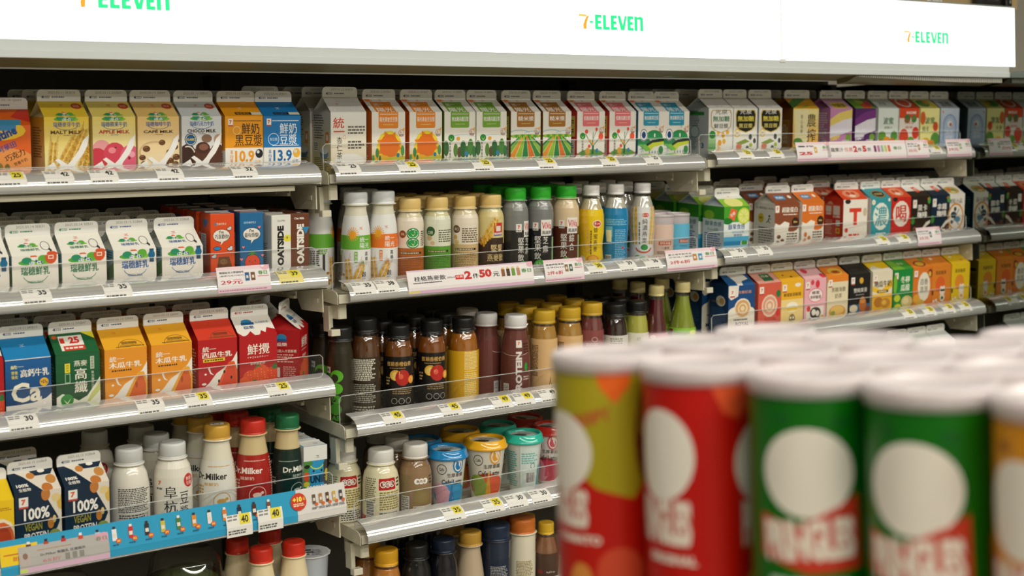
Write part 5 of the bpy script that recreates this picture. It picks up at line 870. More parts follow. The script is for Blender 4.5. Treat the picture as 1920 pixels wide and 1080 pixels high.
filed('oat_milk_bottle', sb[1], 'B2', 715, .055, .09, 'white capped oat milk bottle with an orange band and sun', 'bottle', 3, radians(-4), facing=True)
put('oat_milk_bottle', sb[0], 'oat milk bottle showing its printed side at the shelf left end', 'bottle', (.0395, .110, ZB['B2']+.0128+(.108-YF[2])*SLOPE), radians(60), 'oat milk bottles')
def qlab(bg, mid, kind):
    top = R(-160, 134, 160, 320, 'e8dcc8' if kind != 1 else 'dfe0c8')
    if kind == 3:
        return (.004, .132, '3f2c22', R(-160, 130, 160, 320, 'd8c88a')+R(-40, 130, 60, 152, '3f2c22')+ear(-30, 128, 60, 9, 5)+ear(-40, 136, 30, 6, 4)+R(14, 160, 50, 208, 'c8302c')+R(22, 176, 42, 196, 'e8dccc')+T('QUAKER', 32, 167, 34, 9, 'e8e8f0', .05)+R(14, 160, 50, 163, '2a5a9a')+T('堅果', 26, 112, 48, 28, 'e2c88a', .02)+T('燕麥飲', 22, 78, 66, 28, 'e2c88a', .02)+G(-10, 46, 50, 54, 1, 'c8a86a', .8))
    o = R(-160, 0, 160, 134, bg)+top+R(-36, 112, 46, 120, '3a2a20')+G(-34, 113, 44, 119, 1, 'c8b89a', .8)+G(-40, 8, 50, 106, 16, mid, .5)
    if kind == 0: o += C(12, 186, 24, 21, '2a8a44')+C(12, 186, 20, 17, 'e8ece0')+C(12, 186, 17, 14, '2f9a4a')+C(12, 152, 24, 19, '2a8a44')+C(12, 152, 20, 15, 'e8ece0')+C(12, 152, 17, 12, '2f9a4a')+P([(4, 188), (12, 180), (21, 190), (12, 176)], 'dfe89a')+P([(4, 154), (12, 146), (21, 156), (12, 142)], 'dfe89a')+C(-26, 184, 13, 14, '8a4a24')+T('原味', -26, 184, 14, 10, 'e8d8b8', .02)+G(44, 140, 66, 196, 8, '5a4a3a')
    if kind == 1: o += C(-24, 188, 17, 18, '2a5a34')+T('口感', -24, 184, 20, 11, 'dfe8cc', .02)+C(-28, 164, 10, 10, 'c8a87a')+C(-16, 146, 9, 8, 'd8b88a')+G(6, 148, 66, 196, 6, '5a5a4a')
    if kind == 2: o += C(-32, 190, 15, 15, '6a4a34')+T('原口', -32, 190, 18, 10, 'e8dcc0', .02)+G(-10, 140, 60, 196, 7, '6a5a44')+C(-36, 160, 8, 9, 'd0a85a')+C(-30, 142, 9, 8, 'd8b46a')
    return (.004, .128, bg, o)
qk = [bottle_meshes('jar', .0255, .1625, .0208, .0245, 'd9cfae', cap_t, qlab('b4642a', '8a4a1c', 0)), bottle_meshes('jar', .0255, .1625, .0208, .0245, 'd4d0a2', cap_t, qlab('5c9a34', '3f7424', 1)), bottle_meshes('jar', .0255, .1625, .0208, .0245, 'ddd0aa', cap_t, qlab('cdb07c', '8a6a3c', 2)), bottle_meshes('jar', .0255, .1625, .0208, .0245, 'd2cc9c', cap_t, qlab('', '', 3))]
for m_, px, t in zip(qk, (765, 816, 868, 916), ('orange brown oat drink bottle with tan cap', 'green oat drink bottle with tan cap', 'beige oat drink bottle with tan cap', 'dark brown nut oat drink bottle with tan cap and gold writing')):
    filed('oat_drink_bottle', m_, 'B2', px, .051, .09, t, 'bottle', 3, facing=True)
def viva(bg, top, zh, off):
    o = R(-160, 0, 160, 172, bg)+R(-160, 172, 160, 320, top)+R(-30+off, 166, -8+off, 196, 'e6e2da')+T('7', -19+off, 184, 9, 14, 'd8402c', .06)+G(-29+off, 168, -9+off, 173, 1, '4a4a4a', .8)
    o += R(2+off, 146, 48+off, 206, 'e8e4dc')+T('ViVa', 25+off, 184, 40, 26, 'd0343a', .02)+T('萬歲牌', 25+off, 158, 38, 14, '2a2624', .03)+V('堅果飲', -10+off, 100, 24, 92, 'dfdcd2', .02)+V(zh, 20+off, 112, 21, 66, 'dfdcd2', .02)+C(0+off, 32, 24, 24, '4fae4a')+C(-6+off, 38, 10, 10, '8fce7a')+R(50+off, 20, 64+off, 140, '9ab88a')+G(-50, 2, 40, 8, 1, '888888')
    return (.004, .136, bg, o)
gcap = '2fae2c'
vv = [bottle_meshes('jar', .0258, .1735, .0212, .0255, '8f928c', gcap, viva('2c2a28', '7e807c', '芝麻', 34)), bottle_meshes('jar', .0258, .1735, .0212, .0255, '8f928c', gcap, viva('1f1f20', '7c7e7a', '芝麻', 2)), bottle_meshes('jar', .0262, .1735, .0212, .0255, 'd4c09a', gcap, viva('5a2c1c', 'd8c09a', '綜合', 4))]
for m_, px, t in zip(vv, (962, 1009, 1057), ('grey black nut drink bottle with green cap, leftmost green cap', 'black sesame nut drink bottle with green cap, middle green cap', 'brown mixed nut drink bottle with green cap, rightmost green cap')):
    filed('nut_drink_bottle', m_, 'B2', px, .052, .09, t, 'bottle', 3, facing=True)
def wl(bg, tc, kind):
    o = R(-160, 0, 160, 260, bg)
    if kind == 0: o += C(26, 176, 19, 14, 'e8e0cc')+C(26, 176, 16, 11, 'c8302c')+T('愛之味', 26, 176, 24, 8, 'f2e8d8', .03)+V('蜂蜜燕麥', 20, 116, 17, 96, '3a2c1a', .01)+ear(-12, 70, 96, 14, 5, 'e0b030')+G(-2, 60, 6, 156, 1, '6a5a2a', .6, True)+C(10, 40, 26, 18, 'd8842c')+R(-6, 12, 34, 40, 'c8702c')+C(10, 44, 18, 9, 'e8b03a')+C(0, 6, 50, 12, '4a9a44')+C(-34, 34, 16, 20, 'e8e0c8')+G(-20, 0, 20, 8, 1, 'e8e8d8')
    if kind == 1: o += R(-40, 120, -10, 160, '6ab4cc')+R(-38, 100, -14, 146, 'ece8c0')+G(-40, 164, 50, 190, 4, '8ac8e0', .5)+G(0, 40, 50, 150, 16, '8ac8e0', .4)+BAR(-42, 8, -14, 50)+C(34, 78, 6, 5, 'c83a3a')
    if kind == 2: o += C(14, 198, 16, 10, 'e8e0cc')+C(14, 198, 14, 8, 'c8302c')+T('愛之味', 14, 198, 22, 6, 'f2e8d8', .03)+V('純濃燕麥', 12, 136, 21, 98, '2f2c28', .01)+ear(-30, 90, 92, 13, 6, 'c8a03a')+ear(44, 90, 86, 13, 6, 'd0b04a')+G(-14, 84, -4, 180, 1, '5a5a4a', .5, True)+arcb(10, 78, 36, 26, 'c8502c', 6)+C(12, 72, 20, 15, 'e8ece0')+C(12, 72, 16, 12, '2f8f44')+C(-16, 28, 14, 14, '4a9a54')+C(-16, 28, 9, 9, 'dce8c8')+C(34, 28, 12, 13, '4a9a54')+C(34, 28, 8, 8, 'dce8c8')
    return (.003, .125, bg, o)
ws = [bottle_meshes('waist', .0265, .1725, .0172, .0205, 'b8b4a4', 'eceae6', wl('e8c414', '', 0), 'd0c4a0'), bottle_meshes('waist', .0265, .1725, .0172, .0205, 'b8b4a4', 'eceae6', wl('1c7fb0', '', 1), 'cccab8'), bottle_meshes('waist', .0265, .1725, .0172, .0205, 'b8b4a4', 'eceae6', wl('dad9d4', '', 2), 'c8c4b4')]
for m_, px, t in zip(ws, (1104, 1150, 1200), ('yellow honey oat bottle with white cap and clear shoulder', 'blue bottle with white cap and clear shoulder', 'pale grey oat bottle with white cap and wheat ears')):
    filed('drink_bottle', m_, 'B2', px, .053, .09, t, 'bottle', 3, facing=True)
tn = [tin_meshes(.0252, .106, 'dcc0ae', R(-160, 0, 160, 200, 'dcc0ae')+R(-10, 84, 46, 100, 'c0442c')+T('原味本舖', 18, 92, 46, 11, 'f0e0c8', .03)+T('八寶粥', 18, 72, 36, 12, '5a3a2c', .01)+G(-16, 46, 40, 60, 3, '6a4a3a')+G(-66, 60, -40, 100, 9, '9a7a6a')), tin_meshes(.0252, .106, '5fb4d2', R(-160, 0, 160, 200, '62b6d4')+R(8, 88, 60, 104, 'c0442c')+T('原味本舖', 34, 96, 44, 11, 'f0e0c8', .03)+T('牛奶花生', 30, 76, 40, 10, '1c5a8a', .01)+G(-60, 30, -20, 110, 14, '3a88b0', .4)+T('Peanut', 26, 54, 46, 12, '2a3a5a', .02))]
for m_, px, t in zip(tn, (1232, 1292), ('pale pink dessert tin with clear lid', 'sky blue dessert tin with clear lid')):
    filed('dessert_tin', m_, 'B2', px, .0545, .06, t, 'tin', 3, facing=True)
gl = carton_meshes(61, .072, .072, .108, .0225, .0165, lime)
# ---- bottles (B3)
bk = '141414'
def dl(c, zh, off=0):
    return (.01, .112, '191716', R(-160, 0, 160, 200, '191716')+T(zh, 2+off, 162, 84, 15, 'd8a85a', .03)+G(-30+off, 146, 30+off, 150, 1, '9a7a4a', .8)+C(-10+off, 124, 20, 18, 'e8b03a')+C(-10+off, 122, 15, 13, 'f0d070')+P([(-8+off, 136), (10+off, 142), (14+off, 132)], '2a7a34')+C(14+off, 116, 25, 27, 'b8241c')+C(8+off, 120, 8, 9, 'e0604a')+C(46+off, 108, 13, 14, 'e08a2c')+C(46+off, 108, 9, 10, 'f0b85a')+G(-20+off, 60, 50+off, 80, 3, 'a88a5a', .5)+sum([O(-14+i*24+off, 38, 10, 10, 1.2, 'cfcabc') for i in range(3)], [])+G(-44, 90, -30, 120, 3, 'c8a86a'))
jb = [bottle_meshes('juice', .0272, .1865, .0215, .026, 'c8bca0', bk, (.012, .118, '3a2c1e', R(-160, 0, 160, 220, '3a2e20')+G(-44, 118, 36, 190, 12, 'cfcab8', .7)+O(0, 0, 0, 0, 0, 'cfcab8')+R(-46, 40, 40, 112, '2c241a')+G(-42, 44, 36, 108, 10, 'a8a494', .6)+G(-44, 10, 34, 34, 3, 'b8b4a4', .6)), '5a3414'),
      bottle_meshes('juice', .0275, .1675, .0205, .0235, 'c8a878', bk, dl(0, '蜜蘋香橙伯爵'), '7a4614'), bottle_meshes('juice', .028, .170, .0212, .025, 'c8a878', bk, dl(0, '蜜蘋香橙伯爵', 6), '84480f'),
      bottle_meshes('juice', .0295, .1685, .0212, .024, 'd8b878', bk, (.008, .108, 'd8a41c', R(-160, 0, 160, 220, 'd8a41c')+G(4, 110, 52, 172, 14, 'f0dc9a', .6)+G(4, 20, 52, 100, 14, 'ecd890', .6)+R(4, 104, 52, 106, 'f0dc9a')), 'a8650e')]
for m_, px, d, t in zip(jb, (682, 744, 806, 865), (.054, .055, .056, .059), ('clear dark juice bottle with tall nutrition print and black cap', 'apple tea bottle with black label, left of two', 'apple tea bottle with black label, right of two', 'amber juice bottle with yellow label and black cap')):
    filed('juice_bottle', m_, 'B3', px, d, .09, t, 'bottle', 1 if px == 682 else 3, facing=True)
cb = bottle_meshes('juice', .0232, .175, .0212, .025, '8a7a5a', bk, (.006, .15, '2a2418', R(-160, 0, 160, 300, '2e2a1c')+R(-90, 20, -40, 210, '2f5a2c')+R(-90, 190, -40, 214, 'c8ccc8')+T('CH', -64, 202, 34, 12, '2a2a2a', .04)+R(-90, 20, -46, 44, 'b8bcb8')+C(-14, 180, 26, 24, '5cb02c')+C(-22, 172, 15, 16, '2e2a1c')+C(-16, 132, 26, 22, '5cb02c')+C(-16, 90, 20, 18, '4a9a28')+C(-24, 90, 10, 10, '2e2a1c')+C(-18, 52, 24, 22, '3f8a24')+T('AB', -16, 18, 40, 20, '3a8a24', .05)), '3a2010')
put('juice_bottle', cb, 'dark bottle with a column of bright green discs, left end of its shelf', 'bottle', (.0345, .040, ZB['B3']+.0128+(.040-YF[3])*SLOPE), radians(-30))
put('juice_bottle', cb, 'dark bottle behind the one with green discs', 'bottle', (.0365, .105, ZB['B3']+.0128+(.105-YF[3])*SLOPE), radians(-24))
pr = bottle_meshes('protein', .0290, .1625, .0218, .0265, '6e3f38', 'e0dfdc', (.003, .118, '6a3a34', R(-160, 0, 160, 320, '6a3a34')+T('PROTEIN', 12, 84, 146, 22, 'e0d8d0', .05, 90)+R(2, 170, 24, 194, 'e8dfd6')+T('7', 13, 184, 9, 10, 'd8602c', .06)+G(-46, 60, -10, 150, 20, '55302a', .4)+G(30, 150, 60, 186, 4, '3a2420')+C(38, 106, 6, 14, '2f9a3c')+BAR(-42, 6, -22, 50, True)+G(28, 60, 52, 76, 2, 'c8b8ae')+arcb(0, 156, 50, 12, 'e0ccc0', 1)))
e = filed('protein_bottle', pr, 'B3', 963, .061, .09, 'brown protein bottle with white cap and large white letters', 'bottle', 1, facing=True)
filed('protein_bottle', pr, 'B3', 908, .061, .09, 'brown protein bottle behind and left of the lettered one', 'bottle', 2, radians(80), facing=True, yo=.05)
yc = 'c8a028'
tb = bottle_meshes('juice', .0268, .1665, .0222, .0255, 'd2b078', yc, (.006, .112, 'd8b078', R(-160, 0, 160, 320, 'dab27c')+G(-50, 60, -20, 176, 22, '5a4428', .6)+L(20, 20, 28, 60, 2, '6a4a2c')+L(34, 20, 24, 50, 2, '6a4a2c')), 'b88a3c')
filed('tea_bottle', tb, 'B3', 1016, .055, .09, 'tan tea bottle with yellow cap, left of two', 'bottle', 3, facing=True)
filed('tea_bottle', tb, 'B3', 1064, .055, .09, 'tan tea bottle with yellow cap, right of two', 'bottle', 3, facing=True)
pk = bottle_meshes('juice', .0252, .1715, .0215, .0245, 'b8a8a0', yc, (.006, .118, '8a4444', R(-160, 0, 160, 320, '8a4a48')+O(14, 186, 12, 10, 1.5, 'e0c8c0')+G(-20, 160, 30, 172, 2, 'd8b8b0')), '7a3a38')
filed('tea_bottle', pk, 'B3', 1105, .053, .09, 'plum red drink bottle with yellow cap', 'bottle', 3, facing=True)
dk = bottle_meshes('juice', .026, .1645, .0212, .025, '8a8070', bk, (.006, .102, 'd8d4c8', R(-160, 0, 160, 320, 'd8d4c8')+G(-20, 150, 30, 176, 3, '8a8a80')), '2a1410')
filed('tea_bottle', dk, 'B3', 1150, .052, .09, 'dark coffee bottle with black cap and white label', 'bottle', 3, facing=True)
lyb = bottle_meshes('juice', .0245, .1655, .0208, .024, 'd8dcb0', bk, (.006, .102, 'e0dcc8', R(-160, 0, 160, 320, 'e0dcc8')+T('日', 10, 170, 12, 14, '3a3a34')), 'b8b84a')
filed('tea_bottle', lyb, 'B3', 1190, .051, .09, 'pale lime drink bottle with black cap and cream label', 'bottle', 3, facing=True)
syc = 'e4d494'
rs = bottle_meshes('syrup', .0255, .193, .0162, .021, 'c0a0a0', syc, (.006, .096, 'b06a74', R(-160, 0, 160, 320, 'c07a86')+C(-10, 160, 12, 9, 'f0e8e0')+G(-40, 130, 40, 150, 3, 'f0dce0')), '5a1420')
gs = bottle_meshes('syrup', .030, .1945, .0162, .021, 'c8cca0', syc, (.006, .1, '8ac03a', R(-160, 0, 160, 320, '8cc23a')+G(-30, 130, 30, 142, 2, '2a6a2c')+R(-52, 100, -34, 152, '7a2a2c')+C(44, 140, 16, 9, 'e0e86a')), '8a9a2a')
filed('fruit_tea_bottle', rs, 'B3', 1222, .055, .1, 'narrow necked red drink bottle with cream cap', 'bottle', 3, facing=True)
filed('fruit_tea_bottle', gs, 'B3', 1295, .061, .1, 'narrow necked green tea bottle with cream cap', 'bottle', 2, facing=True)
# ---- A4 bottles
wb = [bottle_meshes('round', .031, .142, .0218, .027, 'e4dfd0', 'c8cac6', (.004, .086, 'e2ddd0', R(-160, 0, 160, 160, 'e2ddd0')+G(-30, 62, 62, 126, 14, '3a3834', .6)+R(-30, 44, 60, 60, 'd0ccc0')+G(-28, 46, 58, 58, 2, '3a3834')+G(-28, 10, 58, 40, 5, '4a4844')+T('CE', 46, 50, 16, 12, '4a4844')), captop=O(50, 50, 42, 42, 3, 'a8aaa6')),
      bottle_meshes('round', .031, .141, .0216, .0265, 'e4dfd0', 'd4d6d2', (.004, .112, 'e4dfd0', R(-160, 0, 160, 200, 'e4dfd0')+V('阜杭', -6, 78, 34, 76, '2a2826', .01)+V('豆漿', 30, 62, 26, 74, '2a2826', .01)+C(46, 124, 17, 18, 'c8302c')+T('無糖', 46, 129, 20, 10, 'f0d8c8', .02)+T('豆漿', 46, 117, 20, 10, 'f0d8c8', .02)+T('7', -36, 122, 9, 11, 'd8602c', .06)+G(-46, 104, -28, 110, 1, '5a5a5a', .8)), captop=O(50, 50, 42, 42, 3, 'a8aaa6'))]
filed('soy_milk_bottle', wb[0], 'A4', 241, .062, .07, 'white bottle with grey cap and black fine print', 'bottle', 1, facing=True)
filed('soy_milk_bottle', wb[1], 'A4', 322, .062, .07, 'white soy milk bottle with brush writing and red seal', 'bottle', 3, facing=True, pitch=.067)
dup(ALL[-1], (-.372, .16, ZB['A4']+.0128+(.16-YF[4])*SLOPE), 'white soy milk bottle in the dark far behind the left white bottle', -.9)
def milker(bg, tc, c2, off):
    return (.004, .103, bg, R(-160, 0, 160, 220, bg)+G(-30, 142, 40, 146, 1, c2)+T('Dr.Milker', 0+off, 118, 96, 17, tc, .03)+T('極鮮奶', 2+off, 98, 40, 9, c2, .02)+O(20+off*.4, 52, 24, 24, 2, c2)+C(18+off*.4, 52, 12, 7, c2)+C(32+off*.4, 57, 5, 4, c2)+L(10+off*.4, 48, 10+off*.4, 38, 3, c2)+L(26+off*.4, 48, 26+off*.4, 38, 3, c2)+G(60, 20, 88, 150, 18, c2, .5)+G(-60, 70, -40, 96, 3, c2))
mk = [bottle_meshes('cone', .0312, .160, .0218, .0255, 'e2ddc6', 'd0a03c', milker('dedcd0', '2a2a2a', 'c89a4a', -20), captop=R(26, 30, 76, 72, 'e8e4dc')+O(50, 50, 14, 14, 3, '3a3a3a')),
      bottle_meshes('cone', .0312, .160, .0218, .0255, 'd0ba8a', 'cc3022', milker('a8241c', 'f0e4d8', 'e8c8b8', -20)), bottle_meshes('cone', .0275, .160, .021, .0255, 'd0bc8c', '1c6a40', milker('132c24', 'e8e6da', 'a8b8a8', 34))]
for m_, px, t in zip(mk, (405, 472, 536), ('glass milk bottle with gold cap and white label', 'glass milk bottle with red cap and red label', 'glass milk bottle with green cap and dark green label')):
    filed('milk_bottle', m_, 'A4', px, .062, .08, t, 'bottle', 3, facing=True)
un = dict(fc='2a94c4', sc='dcdcd4', tc='e4e4de', ec='d8d8d0', F=R(0, 0, 100, 300, '2a94c4')+P([(0, 60), (26, 90), (24, 150), (40, 176), (0, 200)], '4a8a3a')+C(12, 120, 12, 20, 'd8502c')+C(14, 160, 12, 8, '1c1c1c')+C(12, 90, 14, 10, 'c8c02c')+P([(86, 60), (100, 40), (100, 200), (84, 170)], '3a3a3a')+C(96, 120, 8, 26, 'c8b02c')+arcb(56, 170, 28, 22, 'c8d83a', 5)+C(42, 140, 4, 5, '1c1c1c')+C(76, 140, 4, 5, '1c1c1c')+R(0, 182, 100, 260, 'e4e4dc')+bird(60, 200, 1.4, '2a2a2a')+T('UNIE', 60, 106, 66, 30, '16324a', .05)+T('COCONUT', 54, 72, 88, 20, 'f0ece0', .06)+R(0, 0, 100, 58, 'e4e2da'), S=R(20, 90, 100, 170, '4a8a3a')+C(50, 130, 26, 20, 'c8b02c')+G(20, 180, 90, 210, 4, '9a9a9a'), TT=[])
um = brick_meshes(.0435, .052, .105, un)
filed('coconut_drink_box', um, 'A4', 609, .052, .06, 'white and blue coconut drink box with colourful pattern', 'juice box', 3, radians(-4), pitch=.055)
# ---- B4
def bean(c, red): return (.002, .094, c, R(-160, 0, 160, 180, c)+(R(-160, 0, -20, 22, 'b8241c') if red else [])+R(-6, 96, 44, 128, 'b01c1c' if red else c)+sum([C(6+i*13, 112, 9, 9, 'f0ece0')+C(6+i*13, 112, 7, 7, '8a1c1c' if red else 'f0ece0') for i in range(3)], [])+T('無色素', 19, 112, 30, 9, 'f4eee0' if red else '6a4a34', .04)+G(48, 100, 64, 128, 3, '3a3a2a')+G(-4, 40, 60, 92, 8, '8a7a2a', .6)+G(-50, 60, -14, 130, 12, '7a7450', .5)+BAR(-46, 14, -18, 66, True)+R(-6, 2, 60, 36, 'd8d4c4')+G(-4, 4, 58, 34, 5, '4a4a44'))
bm = [bottle_meshes('round', .0325, .133, .0232, .027, 'e2dab4', 'dddad2', bean('e2dab4', True)), bottle_meshes('round', .030, .1335, .023, .027, '8a6c4c', 'dddad2', bean('8f7354', False))]
filed('soy_milk_bottle', bm[0], 'B4', 712, .065, .06, 'cream soy milk bottle with white cap and red badge', 'bottle', 1, facing=True)
filed('soy_milk_bottle', bm[1], 'B4', 776, .061, .06, 'brown soy milk bottle with white cap', 'bottle', 3, facing=True)
put('soy_milk_bottle', bm[0], 'cream soy milk bottle behind and left of the front cream bottle', 'bottle', (.0475, .066, ZB['B4']+.0128+(.066-YF[4])*SLOPE), radians(-32))
def cupart(c, c2, blot): return C(0, 40, 60, 34, c2)+C(-20, 30, 30, 26, blot)+P([(-4, 20), (6, 84), (14, 20)], c)+P([(20, 10), (26, 56), (32, 10)], c2)+C(-30, 50, 26, 20, blot)+O(-24, 108, 14, 14, 1.5, '2a2a2a')+T('Caffe', -24, 108, 14, 8, '2a2a2a')+C(24, 118, 17, 21, c)+C(24, 118, 13, 17, 'e8e2d8')+C(24, 116, 10, 11, c)+T('生厚拿鐵', 16, 92, 50, 11, '5a4a3c', .02)+T('Cafe Latte', 8, 74, 66, 14, '3a2c24', .01)
cu = [cup_meshes(.0255, .0355, .113, cupart('1c7ab0', '2a94c4', 'd8a0b0'), 'e2e0d8', '1a84c0'), cup_meshes(.026, .0375, .119, cupart('d89a2c', 'd8562c', '8aa03a'), 'e4dfd0', 'eeb01c'), cup_meshes(.026, .0355, .118, G(-60, 20, -20, 120, 16, '4aa8a0', .5)+R(-10, 0, 50, 140, 'cfdcd4')+G(-6, 84, 46, 116, 5, '6ab0a8')+BAR(8, 30, 40, 62)+O(30, 78, 8, 8, 1.5, '3a3a3a')+R(54, 10, 76, 76, '4ab0bc'), 'd8ddd4', '2ab8a0'), cup_meshes(.026, .0355, .116, cupart('c84a5a', 'b83a50', 'd88a9a'), 'e2dcd8', 'b8241c')]
for m_, px, t, r, rw in zip(cu, (836, 908, 979, 1030), ('coffee cup with blue lid and blue splash drawing', 'coffee cup with yellow lid and tower drawing', 'coffee cup with teal lid and printed side', 'coffee cup with red lid and pink pattern'), (10, 4, 0, -20), (2, 2, 2, 2)):
    e = filed('coffee_cup', m_, 'B4', px, .079, .06, t, 'cup', rw, radians(r), facing=True, pitch=.085, yo=(.03 if px == 1030 else 0))
# ---- A5, B5
rb = bottle_meshes('cone', .0295, .160, .0195, .026, 'e4d2a8', 'd8301c', (.004, .085, 'c8d8dc', R(-160, 0, 160, 200, 'd0dcdc')))
for i, (px, yo) in enumerate(((485, 0), (543, 0), (441, .066), (502, .085))):
    filed('milk_jug', rb, 'A5', px, .06, .14, ['cream milk bottle with red cap, front left of the lowest red caps', 'cream milk bottle with red cap, front right of the lowest red caps', 'cream milk bottle with red cap, rear left of the lowest red caps', 'cream milk bottle with red cap, rear right of the lowest red caps'][i], 'bottle', 1, facing=True, yo=yo)
yg = M(); yg.lathe([(.026, 0), (.028, .003), (.033, .118), (.0345, .12)], 'c4ccd4', 40)
yl = M(); yl.lathe([(.0362, .1198), (.0368, .1205), (.0362, .1212)], 'dfe2e2', 26, ridge=.001); print_flat(yl, C(50, 50, 46, 46, 'c8ccce', 24)+R(30, 56, 54, 66, '23262a')+R(34, 40, 60, 49, '23262a')+R(28, 26, 50, 34, '23262a')+G(56, 20, 80, 64, 6, '6a7074'), (-.036, -.036, .1213), (.00072, 0, 0), (0, .00072, 0), (0, 0, 1))
ym = [('cup_body', yg.mesh('cup_body', 'plastic')), ('foil_lid', yl.mesh('foil_lid', 'card'))]
e = filed('yogurt_cup', ym, 'A5', 634, .074, .12, 'pale yogurt cup with grey foil lid', 'cup', 1, facing=True, yo=.03)
for i, (px, yo) in enumerate(((100, .03), (345, .03))):
    b = M(); b.lathe([(.05, 0), (.062, .105), (.064, .106), (.064, .11)], '2a2622', 36); b.lathe([(.058, .108), (.03, .126), (.0005, .13)], ['5a4a2c', '4a5a2c', '5c3a24'][i], 18)
    l = M(); l.lathe([(.0655, .108), (.066, .112), (.062, .114), (.057, .145), (.045, .157), (.0005, .16)], 'ffffff', 40, cap=False)
    filed('salad_bowl', [('bowl', b.mesh('bowl', 'gloss')), ('clear_dome', l.mesh('clear_dome', 'shell'))], 'A5', px, .13, .09, ['dark salad bowl with clear dome lid at the left edge of the lowest shelf', 'dark salad bowl with clear dome lid beside the red capped bottles'][i], 'bowl', 1, facing=True, yo=yo)
lows = [('juice', .0275, .169, .0212, .028, 'd08c34', 'e0a41c', 719, 'amber bottle with bright yellow cap', 'c07a2a'), ('round', .029, .167, .0218, .027, '1a1a1a', '161616', 775, 'black bottle with black cap', None), ('round', .0272, .167, .022, .025, '16161c', '1a2438', 825, 'dark bottle with navy cap', None), ('cone', .0285, .169, .021, .026, 'b8a488', 'c89a3a', 876, 'beige bottle with gold cap', None), ('flask', .0268, .174, .026, .031, '18243a', '1c2c44', 925, 'navy tumbler bottle', None), ('flask', .0262, .175, .0256, .029, 'd8d0b8', 'd0722a', 973, 'cream tumbler bottle with orange cap', None), ('waist', .0262, .156, .0155, .022, 'c8a888', 'e0b42c', 1018, 'coffee bottle with small yellow cap', '8a5a38')]
for sh, r, H, cr, ch, c, cc_, px, t, liq in lows:
    lab = (.02, .10, '4a3426', T('カフェラテ', 0, 46, 84, 26, 'e8dcc8', .01)+C(-20, 86, 12, 9, '7a2a24')+T('byDrip', 20, 84, 34, 9, 'e0d0b8')) if px == 1018 else ((.04, .11, c, G(-20, 10, 44, 110, 18, '8a7a3a' if px == 973 else 'a8a8a8', .5)) if px in (925, 973) else None)
    filed('drink_bottle', bottle_meshes(sh, r, H, cr, ch, c, cc_, lab, liq), 'B5', px, 2*r, .15, t, 'bottle', 2, facing=True, pitch=2*r+.007)

# ------------------------------------------------------------------ the foreground: snack cans on a display table
CH, CR = .222, .0375
def banner(cx, y0, y1, x0=-46, x1=38, off=0):
    return P([(x0, y1-4), (cx-10, y1-12), (x1, y1+14), (x1+2, y0+2), (cx, y0-2), (x0, y0+10)], 'c8301c')+P([(x0+3, y1-8), (cx-10, y1-16), (x1-3, y1+8), (x1-2, y0+7), (cx, y0+3), (x0+3, y0+14)], 'c03a24')+T('PRINGLES', (x0+x1)/2, (y0+y1)/2+1, x1-x0-8, y1-y0-14, 'e8dccb', .06, 4)
def cream_oval(cx, cy, rx, ry, rim='e8e0d2'): return C(cx, cy, rx, ry, rim, 28)+C(cx, cy, rx-1.5, ry-1.5, 'e4dccd', 28)
def can_art(kind):
    full = lambda c: [('same', [([(x, 0), (x+26.2, 0), (x+26.2, 296), (x, 296)], c) for x in [-157.1+26.18*i for i in range(12)]])]
    if kind == 'green': return full('056408')+cream_oval(-4, 231, 38, 36)+C(-24, 274, 8, 5, '0a5a18')+C(24, 272, 8, 5, '0a5a18')+banner(-4, 152, 200)+T('SOUR CREAM & ONION', -4, 142, 66, 7, 'e0ecd8', .05)+C(-10, 104, 36, 22, 'e0b85a')+C(16, 92, 28, 18, 'e8c878')+cream_oval(100, 231, 38, 36)+banner(100, 152, 200, 58, 142)
    if kind == 'red': return full('b80e03')+P([(2, 300), (16, 268), (30, 262), (44, 272), (54, 300)], 'e0562c')+cream_oval(-42, 230, 33, 40)+cream_oval(60, 222, 34, 38)+T('PRINGLES', -46, 172, 66, 40, 'e6d8c8', .06)+T('PRINGLES', 66, 170, 66, 40, 'e6d8c8', .06)+T('ORIGINAL', -34, 140, 50, 8, 'e8dccc', .05)+C(-20, 96, 30, 26, 'd8a43a')+C(56, 108, 24, 24, 'c8903a')
    if kind == 'mixed': return full('bc1406')+P([(-157, 300), (-157, 215), (-50, 214), (-14, 186), (20, 176), (36, 200), (28, 260), (44, 300)], 'a89a1c')+P([(-14, 300), (-10, 280), (4, 264), (18, 280), (22, 300)], 'e8641c')+T('CRISPY', -22, 250, 46, 12, 'b8502c', .04, 14)+arcb(54, 232, 26, 56, '6a2412', 12, 14, 90, 270)+C(52, 236, 14, 34, 'a86a2c')+cream_oval(-54, 218, 36, 37)+T('PRINGLES', -56, 166, 66, 36, 'e6d8c8', .06)+T('TOMATO', -36, 138, 50, 8, 'e8dccc', .05)+C(6, 110, 22, 22, 'd04a2c')+C(-32, 100, 12, 16, 'd88a3c')
    if kind == 'amber': return full('d08a1c')+cream_oval(-20, 228, 36, 36)+C(-36, 272, 7, 5, '9a5a14')+banner(-20, 150, 196, -60, 24)+T('CHEESY CHEESE', -20, 138, 60, 7, 'f0e4c8', .05)
CANM = {}
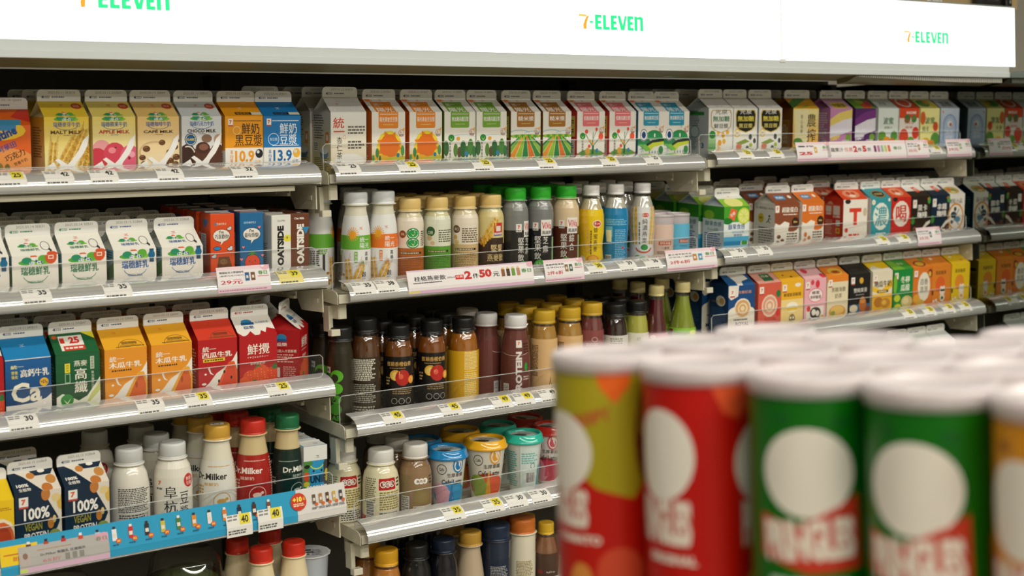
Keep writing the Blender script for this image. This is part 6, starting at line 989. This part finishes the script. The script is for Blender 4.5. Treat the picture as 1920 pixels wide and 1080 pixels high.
for kd in ('green', 'red', 'mixed', 'amber'):
    b = M(); b.lathe([(CR*.99, 0), (CR, .002), (CR, CH)], '888888', 48); print_round(b, can_art(kd), [(CR, 0), (CR, CH)], CR/50, 10)
    k = M(); k.lathe([(CR+.0004, CH-.001), (CR+.0012, CH), (CR+.0012, CH+.002), (CR+.0003, CH+.0025)], 'c0c0bc', 48, cap=False)
    l = M(); l.lathe([(CR+.0012, CH-.004), (CR+.0022, CH-.0035), (CR+.0022, CH+.0055), (CR+.0012, CH+.008), (CR-.002, CH+.0085), (CR-.0035, CH+.006), (.0005, CH+.0058)], 'eadfdf', 56)
    f = M(); f.lathe([(CR-.001, CH+.0012), (.0005, CH+.0012)], 'd8b8b4', 36, False); 
    CANM[kd] = [('can_body', b.mesh('can_body', 'card')), ('metal_rim', k.mesh('metal_rim', 'metal')), ('foil_seal', f.mesh('foil_seal', 'card')), ('plastic_lid', l.mesh('plastic_lid', 'lidclear'))]
ZT = 1.361-CH
base = [(-.5383, -1.4080), (-.5290, -1.4935), (-.5149, -1.5777), (-.4992, -1.6570), (-.4880, -1.7370)]
kinds = ['mixed', 'red', 'green', 'green', 'amber']
offs = [2, 3, 0, -13, -16]
CL = ['red and olive snack can with orange pennant, leftmost of the front row', 'red snack can with white lettering, second in the front row', 'green snack can with a big cream oval, third in the front row', 'green snack can turned to the left, fourth in the front row', 'amber snack can cut by the right edge of the picture, last in the front row']
RN = ['', 'second row', 'third row', 'fourth row']
for i, ((x, y), kd) in enumerate(zip(base, kinds)):
    rz = math.atan2(CAM.x-x, y-CAM.y)+radians(offs[i])
    e = put('snack_can', CANM[kd], CL[i], 'snack can', (x, y, ZT), rz, 'snack cans on the display table')
    for r in range(1, 4 if i > 1 else 3):
        dup(e, (x+.0815*r, y+.002*r, ZT), f'{["olive and red", "red", "green", "green", "amber"][i]} snack can, only pinkish lid visible, {RN[r]}, {["leftmost", "second", "third", "fourth", "rightmost"][i]}', rz+radians(20*r))
e = empty('display_table', 'grey display table carrying the block of snack cans', 'table', (-.36, -1.59, 0))
m = M(); m.rbox(-.23, -.26, ZT-.03, .23, .26, ZT-.0002, 'bdb9ad', .004); obj('table_top', m.mesh('table_top', 'plastic'), e)
for sx in (-1, 1):
    for sy in (-1, 1):
        m = M(); m.rbox(sx*.2-.015, sy*.23-.015, 0, sx*.2+.015, sy*.23+.015, ZT-.03, '6a6a66', .002); obj('leg', m.mesh('leg', 'plastic'), e)
